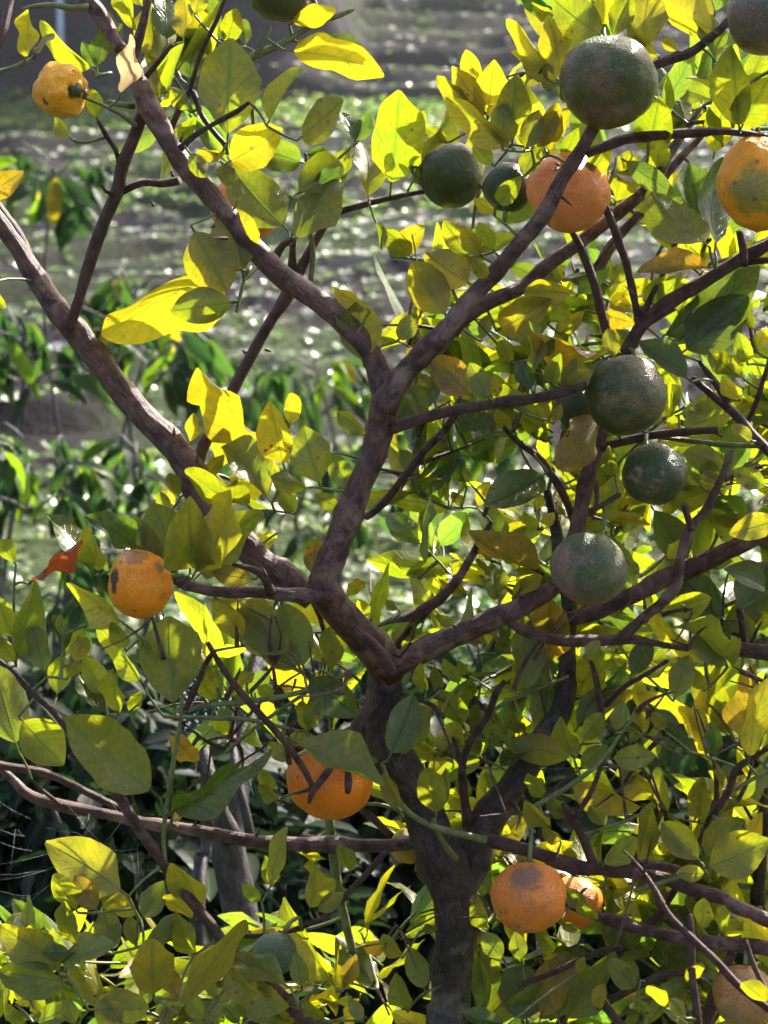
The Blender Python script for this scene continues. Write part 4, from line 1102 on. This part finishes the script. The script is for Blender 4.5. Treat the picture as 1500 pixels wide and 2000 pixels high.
citrus('salmon-orange fruit with a dark cracked scar, crossed by a thorny branch', 1110, 375, 79, 79, 1.475, fm('salmon_rind', (0.88, 0.27, 0.07), (0.78, 0.24, 0.045), 0.4, 0.7, 0.25, (0.13, 0.045, 0.02), 7.9, blobs=[(0.0153, -0.0170, 0.0179, 0.008, (0.06, 0.022, 0.012), 0.95), (0.0221, -0.0136, 0.0093, 0.006, (0.06, 0.022, 0.012), 0.9), (0.0119, -0.0221, -0.0136, 0.006, (0.30, 0.09, 0.02), 0.7)]), 0.05, (0.55, 0.25, 0.72), 6)
citrus('plain green fruit behind upright leaves on a thin twig', 882, 344, 62, 66, 1.58, fm('plain_green_rind', GR, GR2, 0.4, 0.75, 0.15, BRZ, 8.8), 0.03, (-0.75, -0.1, 0.2), 7, bend=(835, 373, 1.58))
citrus('small green fruit with a single leaf in front, beside the salmon-orange fruit', 992, 366, 48, 49, 1.52, fm('small_green_rind', GR, (0.10, 0.115, 0.04), 0.45, 0.75, 0.2, BRZ, 9.6), 0.05, (-0.1, -0.2, -0.9), 8, bend=(985, 425, 1.53))
citrus('orange fruit mostly hidden behind olive leaves and a dark diagonal branch', 478, 408, 66, 66, 1.67, fm('hidden_orange_rind', OR, OR2, 0.4, 0.7, 0.2, BRZ, 10.5), 0.03, (0.2, 0.3, 0.9), 9)
citrus('dark green fruit with a brown patch, touching the end of a bare side branch', 1222, 772, 78, 79, 1.42, fm('brown_patch_green_rind', GR, (0.16, 0.108, 0.045), 0.46, 0.66, 0.45, BRZ, 11.7, grad=(0.0, -2.5, -1.0)), 0.025, (0.3, 0.7, 0.6), 10)
citrus('shadowed green fruit half covered by a folded leaf and its bigger neighbour', 1138, 800, 50, 52, 1.50, fm('shadowed_green_rind', GR, GR2, 0.4, 0.7, 0.2, BRZ, 12.1), 0.03, (0.1, 0.3, 0.9), 11)
citrus('round green fruit with flaky brown scabs below a thin horizontal twig', 1278, 926, 62, 61, 1.44, fm('scabby_green_rind', GR, (0.075, 0.085, 0.033), 0.42, 0.7, 0.9, (0.30, 0.155, 0.10), 13.4), 0.03, (-0.1, 0.6, 0.75), 12)
citrus('greyish green fruit with pinkish russet lower half in the fork of two branches', 1150, 1110, 75, 72, 1.45, fm('pink_russet_rind', (0.090, 0.098, 0.036), (0.29, 0.150, 0.112), 0.42, 0.6, 0.5, (0.33, 0.18, 0.15), 14.9, grad=(-1.0, 0, -6.0)), 0.03, (0.35, 0.45, 0.75), 13)
citrus('bright orange fruit with a dark blotch at the end of a bare branch', 274, 1140, 67, 66, 1.42, fm('blotched_orange_rind', (0.95, 0.255, 0.003), (0.93, 0.31, 0.006), 0.4, 0.7, 0.25, (0.16, 0.06, 0.02), 15.5, blobs=[(-0.0204, -0.0170, 0.0085, 0.009, (0.035, 0.014, 0.016), 0.95), (-0.0187, -0.0179, 0.0008, 0.006, (0.035, 0.014, 0.016), 0.9), (0.0153, -0.0119, 0.0145, 0.008, (0.09, 0.04, 0.02), 0.8), (0.0000, -0.0085, 0.0229, 0.012, (0.24, 0.12, 0.06), 0.7)]), 0.035, (0.85, 0.3, 0.15), 14)
citrus('deep orange fruit under an olive leaf, crossed by a forked dry twig', 643, 1527, 84, 76, 1.49, fm('deep_orange_rind', (0.88, 0.215, 0.003), (0.78, 0.205, 0.006), 0.4, 0.7, 0.25, (0.20, 0.07, 0.02), 16.3), 0.03, (0.2, 0.3, 0.9), 15)
citrus('very small yellow fruit tucked against the dark trunk fork', 797, 1652, 33, 37, 1.66, fm('small_yellow_rind', (0.52, 0.30, 0.03), (0.26, 0.20, 0.04), 0.45, 0.7, 0.3, BRZ, 17.1), 0.05, (0.2, 0.2, 0.9), 16)
citrus('brownish orange wrinkled fruit beside the trunk with dark top', 1033, 1752, 72, 72, 1.48, fm('wrinkled_orange_rind', (0.80, 0.215, 0.016), (0.60, 0.20, 0.06), 0.45, 0.7, 0.4, (0.22, 0.09, 0.04), 18.6, blobs=[(-0.0051, -0.0153, 0.0221, 0.017, (0.20, 0.11, 0.075), 0.85), (-0.0170, -0.0170, -0.0017, 0.008, (0.34, 0.10, 0.03), 0.7), (-0.0102, -0.0213, -0.0153, 0.004, (0.15, 0.05, 0.02), 0.8)]), 0.05, (0.05, 0.3, 0.92), 17)
citrus('orange fruit seen through bare twigs behind the wrinkled orange', 1124, 1762, 52, 54, 1.62, fm('back_orange_rind', OR, (0.60, 0.26, 0.02), 0.4, 0.7, 0.2, BRZ, 19.2), 0.03, (0.1, 0.2, 0.9), 18)
citrus('dull brown-orange fruit behind a light green leaf low on the tree', 1452, 1945, 58, 62, 1.50, fm('dull_orange_rind', (0.46, 0.19, 0.05), (0.34, 0.19, 0.08), 0.45, 0.65, 0.6, (0.14, 0.075, 0.05), 20.8), 0.06, (0.1, 0.2, 0.9), 19)
citrus('pale green fruit showing only its top above low leaves', 537, 1862, 42, 44, 1.50, fm('pale_green_rind', (0.085, 0.135, 0.055), (0.13, 0.17, 0.07), 0.4, 0.7, 0.1, BRZ, 21.4), 0.03, (0.4, 0.3, 0.8), 20)

# ------------------------------------------------------------------ grey tree trunk, stake, net and web behind
gb = Vector((P(470, 1900, 2.0).x, P(470, 1900, 2.0).y, 0.0))
gt = empty('grey_trunk_tree', gb, 'slim grey tree trunk with two rising limbs standing behind the lemon tree', 'tree')


def limb(parent, kind, pts, mat, sides=10, rough=0.15):
    path = catmull([(P(a, b, d), r * K * d) for a, b, r, d in pts], 0.015)
    V, F = tube(path, sides, rough, 3.0)
    return mesh_obj(kind, V, F, M[mat], parent)


p_low = P(500, 2060, 2.0)
path = catmull([(gb + Vector((0.0, 0, -0.05)), 0.045), (gb + Vector((0.01, 0, 0.3)), 0.034), (P(492, 1980, 2.0), 0.030), (P(478, 1850, 2.0), 36 * K * 2), (P(462, 1740, 2.0), 36 * K * 2), (P(446, 1650, 2.0), 34 * K * 2), (P(452, 1590, 2.0), 30 * K * 2), (P(470, 1500, 2.02), 26 * K * 2), (P(480, 1420, 2.05), 20 * K * 2), (P(500, 1300, 2.1), 14 * K * 2), (P(540, 1180, 2.15), 8 * K * 2)], 0.02)
V, F = tube(path, 12, 0.16, 1.0)
mesh_obj('trunk', V, F, M['grey_bark'], gt)
limb(gt, 'limb', [(455, 1640, 22, 1.98), (432, 1590, 18, 1.97), (418, 1545, 14, 1.96), (405, 1490, 11, 1.97), (385, 1420, 9, 2.0), (350, 1340, 6, 2.05)], 'grey_bark')
limb(gt, 'limb', [(490, 1640, 10, 1.97), (478, 1580, 9, 1.96), (464, 1520, 9, 1.97), (455, 1450, 7, 2.0), (450, 1360, 5, 2.05)], 'grey_bark')
stake_b = P(372, 1980, 2.1)
V, F = tube(catmull([(Vector((stake_b.x - 0.01, stake_b.y + 0.05, -0.05)), 0.009), (P(385, 1800, 2.1), 0.009), (P(402, 1680, 2.1), 0.0085), (P(405, 1560, 2.08), 0.008), (P(398, 1440, 2.06), 0.007)], 0.03), 8, 0.1, 5.0)
stk = mesh_obj('garden_stake', V, F, M['grey_bark'])
tag(stk, 'thin grey wooden stake upright beside the grey trunk', 'stake')

M['net'] = plain('teal_net', (0.006, 0.060, 0.072), 0.55, 0.4, 300, 0.4)
V, F = [], []
cols, rows = 9, 15
for j in range(rows + 1):
    for i in range(cols + 1):
        u = 350 + 9 * i + 10 * math.sin(j * 0.8 + i * 0.5) + (j - 7) * 1.5
        v = 1275 + 11 * j + 6 * math.sin(i * 1.3)
        V.append(P(u, v, 1.86 + 0.02 * math.sin(i * 1.9 + j * 0.35)))
edges = []
n1 = cols + 1
NV, NF = [], []
for j in range(rows + 1):
    for i in range(cols + 1):
        a = j * n1 + i
        if i < cols: tube([(V[a], 0.0011), (V[a + 1], 0.0011)], 4, 0, 0, NV, NF)
        if j < rows: tube([(V[a], 0.0016), (V[a + n1], 0.0016)], 4, 0, 0, NV, NF)
net = mesh_obj('plant_net', NV, NF, M['net'])
tag(net, 'scrap of teal plastic netting hanging behind the leaves', 'netting')
V, F = tube(catmull([(P(478, 1508, 1.9), 0.0012), (P(488, 1535, 1.9), 0.0012), (P(495, 1556, 1.9), 0.0010)], 0.005), 5)
s_ = mesh_obj('teal_string', V, F, M['net'])
tag(s_, 'short loose end of teal string beside the grey trunk', 'string')

M['silk'] = plain('spider_silk', (0.75, 0.78, 0.80), 0.25, 0.1, 50, 0.8)
web = empty('spider_web', P(120, 1680, 1.5), 'thin torn spider web threads strung below the bare branch', 'spider web')
for a in [(0, 1645, 62, 1662), (0, 1708, 60, 1703), (60, 1703, 115, 1690), (-10, 1720, 90, 1700), (90, 1616, 150, 1626), (210, 1660, 268, 1658), (268, 1658, 270, 1640), (200, 1652, 240, 1600), (240, 1600, 215, 1560), (268, 1658, 275, 1760), (0, 1620, 48, 1633), (35, 1620, 48, 1633),
          (-10, 1690, 120, 1660), (0, 1775, 90, 1735), (60, 1760, 120, 1700), (-10, 1560, 60, 1600), (20, 1700, 30, 1620), (0, 1740, 60, 1750), (150, 1626, 210, 1660), (170, 1605, 175, 1590), (130, 1570, 210, 1660)]:
    V, F = tube([(P(a[0], a[1], 1.52), 0.000045), (P((a[0] + a[2]) / 2, (a[1] + a[3]) / 2 + 3, 1.52), 0.000045), (P(a[2], a[3], 1.53), 0.000045)], 4)
    mesh_obj('thread', V, F, M['silk'], web)

# ------------------------------------------------------------------ dark shrubs behind, saplings in the garden
def shrub(name, label, u, v_top, d, width, n, tints, grp, seed, Lr=(0.045, 0.095)):
    r = random.Random(seed)
    top = P(u, v_top, d)
    g0 = Vector((top.x, top.y, ground_z(top.x, top.y)))
    root = empty(name, g0, label, 'shrub', grp)
    H = top.z - g0.z
    V, F = [], []
    tips = []
    for k in range(9):
        a = r.uniform(0, 6.28)
        e = g0 + Vector((math.cos(a) * width * r.uniform(0.2, 0.9), math.sin(a) * width * r.uniform(0.2, 0.9), H * r.uniform(0.6, 1.0)))
        path = catmull([(g0 + Vector((r.uniform(-.04, .04), r.uniform(-.04, .04), -0.04)), 0.013), (g0.lerp(e, 0.5) + Vector((r.uniform(-.08, .08), 0, 0.08)), 0.009), (e, 0.003)], 0.08)
        tube(path, 6, 0.1, seed, V, F)
        tips.append(e)
    st = mesh_obj('stems', V, F, M['grey_bark'], root)
    tag(st, kind='stuff')
    Vs, Fs, Us, Cs = [], [], [], []
    for k in range(n):
        a = r.uniform(0, 6.28)
        q = width * math.sqrt(r.random())
        hh = r.random() ** 0.8
        p = g0 + Vector((math.cos(a) * q, math.sin(a) * q * 0.8, 0.04 + H * hh * (1 - 0.25 * (q / width) ** 2)))
        ax = Vector((math.cos(a) * 0.5 + r.gauss(0, .5), math.sin(a) * 0.5 + r.gauss(0, .5), r.gauss(-0.45, 0.45))).normalized()
        nr = Vector((r.gauss(0, .6), r.gauss(0, .6), 1))
        y = ax
        z = (nr - y * nr.dot(y)).normalized()
        x = y.cross(z)
        m = Matrix((x, y, z)).transposed()
        L = r.uniform(*Lr)
        v_, f_, u_ = leaf_geo(L, L * r.uniform(0.33, 0.45), 4, 1, fold=0.2, curl=r.uniform(-0.9, 0.1), wave=0.1, r=r, petiole=False)
        b = len(Vs)
        Vs.extend(m @ Vector(q_) + p for q_ in v_)
        Fs.extend(tuple(b + i for i in f) for f in f_)
        Us.extend(u_)
        Cs.extend([(*jtint(r.choice(tints), r, 0.25), 0.15)] * len(v_))
    fo = mesh_obj('foliage', Vs, Fs, M['shrub_leaf'], root, uv=Us, col=Cs)
    tag(fo, kind='stuff')


SHADE_GREENS = [(0.014, 0.042, 0.010), (0.024, 0.064, 0.012), (0.010, 0.028, 0.012)]  # greens darkened so the shade over these shrubs sits in the leaf colour
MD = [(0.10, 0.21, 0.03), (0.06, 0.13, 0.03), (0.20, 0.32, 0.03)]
shrub('shade_tinted_shrub', 'dense green shrub tinted dark for shade, behind the spider web', 120, 1290, 2.75, 0.42, 4200, SHADE_GREENS, 'shrubs behind the lemon tree', 1)
shrub('shade_tinted_shrub', 'dense shade-tinted shrub directly behind the slim grey trunk', 430, 1300, 2.9, 0.42, 4200, SHADE_GREENS, 'shrubs behind the lemon tree', 2)
shrub('shade_tinted_shrub', 'dense shade-tinted shrub behind the lower part of the lemon trunk', 760, 1310, 2.9, 0.42, 4000, SHADE_GREENS, 'shrubs behind the lemon tree', 3)
shrub('leafy_shrub', 'mid green shrub behind the fork that holds the pinkish russet fruit', 1150, 1130, 3.1, 0.45, 2200, MD, 'shrubs behind the lemon tree', 4)
shrub('leafy_shrub', 'mid green shrub behind the bare purple-brown forked twigs', 1500, 1180, 3.2, 0.45, 2200, MD, 'shrubs behind the lemon tree', 5)
shrub('shade_tinted_shrub', 'low shade-tinted shrub beneath the orange with the dark blotch', 260, 1420, 2.45, 0.30, 2200, SHADE_GREENS, 'shrubs behind the lemon tree', 6)

# saplings: shared leaf meshes, each leaf an object under its sapling
SM = []
for k, c in enumerate([(0.035, 0.095, 0.018), (0.035, 0.095, 0.018), (0.07, 0.16, 0.02), (0.07, 0.16, 0.02), (0.22, 0.40, 0.012), (0.55, 0.45, 0.012)]):
    v_, f_, u_ = leaf_geo(1.0, 0.36, 5, 1, fold=0.25, curl=[-0.9, -0.5][k % 2], wave=0.08, r=random.Random(k))
    tmp = mesh_obj('leaf', v_, f_, M['sapling_leaf'], uv=u_, col=[(*c, 0.15)] * len(v_))
    SM.append(tmp.data)
    bpy.data.objects.remove(tmp)


def sapling(label, u, v_top, v_low, d, spread, n, seed, L=0.15, lean=0.0, fork=None):
    r = random.Random(seed)
    top = P(u, v_top, d)
    low = P(u, v_low, d)
    gx, gy = top.x + lean + r.uniform(-0.16, 0.16), top.y + r.uniform(-0.1, 0.1)
    g0 = Vector((gx, gy, ground_z(gx, gy)))
    root = empty('sapling', g0, label, 'sapling', 'young trees between the lemon tree and the field')
    V, F = tube(catmull([(g0 + Vector((0, 0, -0.04)), 0.009), (g0.lerp(top, 0.4) + Vector((r.uniform(-.07, .07), 0, 0)), 0.007), (g0.lerp(top, 0.75) + Vector((r.uniform(-.06, .06), 0, 0)), 0.005), (top, 0.002)], 0.05), 7, 0.1, seed)
    mesh_obj('stem', V, F, M['grey_bark'], root)
    nb = max(3, n // 7)
    fol = top.z - low.z
    cnt = 0
    for b in range(nb):
        t = (b + r.random() * 0.6) / nb
        s = top - Vector((0, 0, fol * 0.85 * t))
        s.x += (g0.x - top.x) * (1 - (s.z - g0.z) / max(0.1, top.z - g0.z))
        a = r.uniform(0, 6.28)
        e = s + Vector((math.cos(a), math.sin(a), r.uniform(-0.1, 0.5))) * spread * r.uniform(0.4, 1.0)
        path = catmull([(s, 0.004), (s.lerp(e, 0.5) + Vector((0, 0, spread * 0.15)), 0.003), (e, 0.0015)], 0.04)
        V, F = tube(path, 5, 0, seed)
        mesh_obj('branch', V, F, M['grey_bark'], root)
        for k in range(7):
            if cnt >= n:
                break
            cnt += 1
            f = 0.25 + 0.75 * k / 6
            p = s.lerp(e, f) + Vector((0, 0, spread * 0.15 * 2 * f * (1 - f)))
            ax = Vector((math.cos(a) * 0.35 + r.gauss(0, .35), math.sin(a) * 0.35 + r.gauss(0, .35), -0.8 + r.gauss(0, .25))).normalized()
            nr = Vector((r.gauss(0, .5), r.gauss(-0.4, .6), 0.6))
            z = (nr - ax * nr.dot(ax)).normalized()
            x = ax.cross(z)
            me = SM[r.choice([0, 1, 0, 1, 2, 3, 2, 3, 4, 4] if r.random() < 0.75 else [0, 1, 0, 1, 0, 1, 5])]
            o = bpy.data.objects.new('leaf', me)
            COL.objects.link(o)
            attach(o, root)
            sc = L * r.uniform(0.6, 1.1)
            o.matrix_basis = Matrix.Translation(p) @ Matrix((x, ax, z)).transposed().to_4x4() @ Matrix.Diagonal((sc, sc, sc, 1))


sapling('tall sapling with drooping leaves beside the lumpy yellow lemon', 105, 318, 440, 5.2, 0.24, 62, 1, 0.150, 0.05)
sapling('sapling with hanging leaves behind the thin twig joining the thick patchy-barked branch', 250, 560, 720, 4.6, 0.24, 60, 2, 0.116, 0.02)
sapling('broad sapling with hanging leaves below the orange-tipped leaf', 45, 610, 820, 4.2, 0.24, 70, 3, 0.116, -0.04)
sapling('sapling just under the big hanging yellow leaf', 300, 640, 800, 4.4, 0.18, 46, 4, 0.116, -0.12)
sapling('leafy sapling seen between the thin crossing branch and the main fork', 610, 700, 880, 5.4, 0.30, 66, 5, 0.136, 0.03)
sapling('small sapling behind the cluster of bright yellow leaves', 500, 720, 860, 5.0, 0.20, 44, 6, 0.116, 0.02)
sapling('bushier low sapling below the dark terrace step', 45, 850, 1050, 3.6, 0.20, 54, 7, 0.095, 0.04)
sapling('slim low sapling below the dark terrace step', 110, 890, 1040, 3.7, 0.13, 36, 8, 0.095, 0.06)
sapling('small sapling just above the orange with the dark blotch', 265, 880, 1060, 3.8, 0.13, 40, 9, 0.095, 0.01)
sapling('sapling rising behind the red curled leaf', 130, 1060, 1240, 3.2, 0.18, 50, 10, 0.088, 0.0)
sapling('sapling seen between the main fork and the bare side branch', 830, 840, 1050, 4.4, 0.22, 54, 11, 0.109, 0.0)
sapling('sapling behind the bare side branch that touches a dark green fruit', 1010, 760, 960, 5.0, 0.22, 46, 12, 0.109, 0.0)
sapling('sapling partly hidden by the forked orange-bearing stem', 640, 900, 1100, 4.0, 0.22, 56, 13, 0.102, 0.0)
sapling('sapling behind the branch below the pear-shaped yellow-orange fruit', 1440, 600, 800, 5.2, 0.24, 44, 14, 0.116, 0.0)

# ------------------------------------------------------------------ crop rows on the terraces, irrigation lines, pole
def crop(name, label, n, ylo, yhi, size, tints, seed, rowness):
    r = random.Random(seed)
    Vs, Fs, Us, Cs = [], [], [], []
    made = 0
    while made < n:
        y = math.sqrt(r.uniform(ylo * ylo, yhi * yhi))
        x = r.uniform(-0.27, 0.27) * y
        ph, h = row_phase(x, y)
        if h:
            c = 0.5 + 0.5 * math.cos(2 * math.pi * ph)
            if r.random() > c ** rowness + 0.04:
                continue
        if bank(x, y) > 0.35 and r.random() > 0.04:
            continue
        made += 1
        g0 = Vector((x, y, ground_z(x, y) - 0.005))
        S = size * r.uniform(0.6, 1.3)
        a0 = r.uniform(0, 6.28)
        tc = r.choice(tints)
        nlv = r.randint(4, 6)
        for k in range(nlv):
            a = a0 + k * 2.4
            ax = Vector((math.cos(a), math.sin(a), r.uniform(0.2, 1.0))).normalized()
            sd = Vector((-math.sin(a), math.cos(a), r.uniform(-0.5, 0.5))).normalized()
            b = len(Vs)
            q0 = g0 + ax * S * 0.15
            q1 = q0 + ax * S * 0.5
            q2 = q0 + ax * S * 0.85 - Vector((0, 0, S * 0.25))
            wd = S * 0.24
            Vs += [q0, q1 - sd * wd, q1 + sd * wd, q2]
            Fs += [(b, b + 1, b + 2), (b + 1, b + 3, b + 2)]
            Us += [(0.5, 0), (0, 0.5), (1, 0.5), (0.5, 1)]
            Cs += [(*jtint(tc, r, 0.25), 0.1)] * 4
    o = mesh_obj(name, Vs, Fs, M['crop_leaf'], uv=Us, col=Cs, smooth=False)
    tag(o, label, kind='stuff')


CT = [(0.18, 0.30, 0.05), (0.24, 0.35, 0.10), (0.12, 0.25, 0.03), (0.16, 0.28, 0.06), (0.85, 0.88, 0.74)]  # the near-white last tint paints sun glints onto some seedlings
GT = [(0.16, 0.30, 0.05), (0.22, 0.36, 0.06), (0.30, 0.40, 0.10)]
crop('crop_seedlings', 'rows of small pale green seedlings, some whitened as glints, on the lower terrace', 2900, 10.85, 20.3, 0.070, CT, 1, 1.8)
crop('crop_seedlings', 'rows of small seedlings on the middle terrace', 1250, 20.95, 26.9, 0.085, CT, 2, 1.8)
crop('crop_seedlings', 'scattered pale seedlings, some whitened as glints, on the dark upper terrace', 2300, 29.2, 44, 0.085, CT, 3, 0.9)
crop('grass', 'tufts of weeds and grass on the lowest terrace', 1300, 6.5, 10.6, 0.10, GT, 4, 0.5)
crop('grass', 'grass on the bank between the two upper terraces', 1800, 26.8, 29.2, 0.22, GT, 5, 0.5)
crop('grass', 'grass along the foot of the middle terrace bank', 240, 20.3, 21.2, 0.20, GT, 6, 0.5)

M['pipe'] = plain('blue_grey_pipe', (0.018, 0.040, 0.058), 0.4, 0.2, 10, 0.5)
for lab, v0, v1, d in [('blue-grey irrigation pipe along the foot of the middle terrace', 446, 428, 19.6), ('blue-grey irrigation pipe across the rows of the lower terrace', 532, 506, 17.0)]:
    pts = []
    for k in range(13):
        u = -250 + 2000 * k / 12
        p = P(u, v0 + (v1 - v0) * k / 12, d)
        p.z = max(p.z, ground_z(p.x, p.y) + 0.02)
        pts.append((p, 0.014))
    V, F = tube(pts, 8)
    o = mesh_obj('irrigation_pipe', V, F, M['pipe'])
    tag(o, lab, 'pipe', 'irrigation pipes in the field')
pb = P(118, 60, 28.5)
V, F = tube([(Vector((pb.x, pb.y, ground_z(pb.x, pb.y) - 0.1)), 0.05), (pb, 0.05), (pb + Vector((0, 0, 2.5)), 0.05)], 10)
o = mesh_obj('field_pole', V, F, plain('pale_pole', (0.42, 0.47, 0.55), 0.5, 0.1, 5))
tag(o, 'pale blurred pole standing against the bank added for its shade', 'pole')

# ------------------------------------------------------------------ morning haze over the slope
hm = bpy.data.materials.new('haze')
hm.use_nodes = True
hm.node_tree.nodes.clear()
ho = hm.node_tree.nodes.new('ShaderNodeOutputMaterial')
hv = hm.node_tree.nodes.new('ShaderNodeVolumePrincipled')
hv.inputs['Color'].default_value = (0.86, 0.91, 1.0, 1)
hv.inputs['Density'].default_value = 0.0006
hv.inputs['Anisotropy'].default_value = 0.3
hm.node_tree.links.new(hv.outputs[0], ho.inputs['Volume'])
gx = max(abs(v.co.x) for v in ground.data.vertices) + 2
gz = max(v.co.z for v in ground.data.vertices) + 1
X, Y0, Y1, Z0, Z1 = gx, -32.0, 83.0, -1.2, gz
HV = [(-X, Y0, Z0), (X, Y0, Z0), (X, Y1, Z0), (-X, Y1, Z0), (-X, Y0, Z1), (X, Y0, Z1), (X, Y1, Z1), (-X, Y1, Z1)]
HF = [(3, 2, 1, 0), (4, 5, 6, 7), (0, 1, 5, 4), (1, 2, 6, 5), (2, 3, 7, 6), (3, 0, 4, 7)]
hz = mesh_obj('haze', HV, HF, hm, smooth=False)
tag(hz, 'thin pale morning haze hanging over the hillside field', kind='stuff')
scn.cycles.volume_bounces = 0
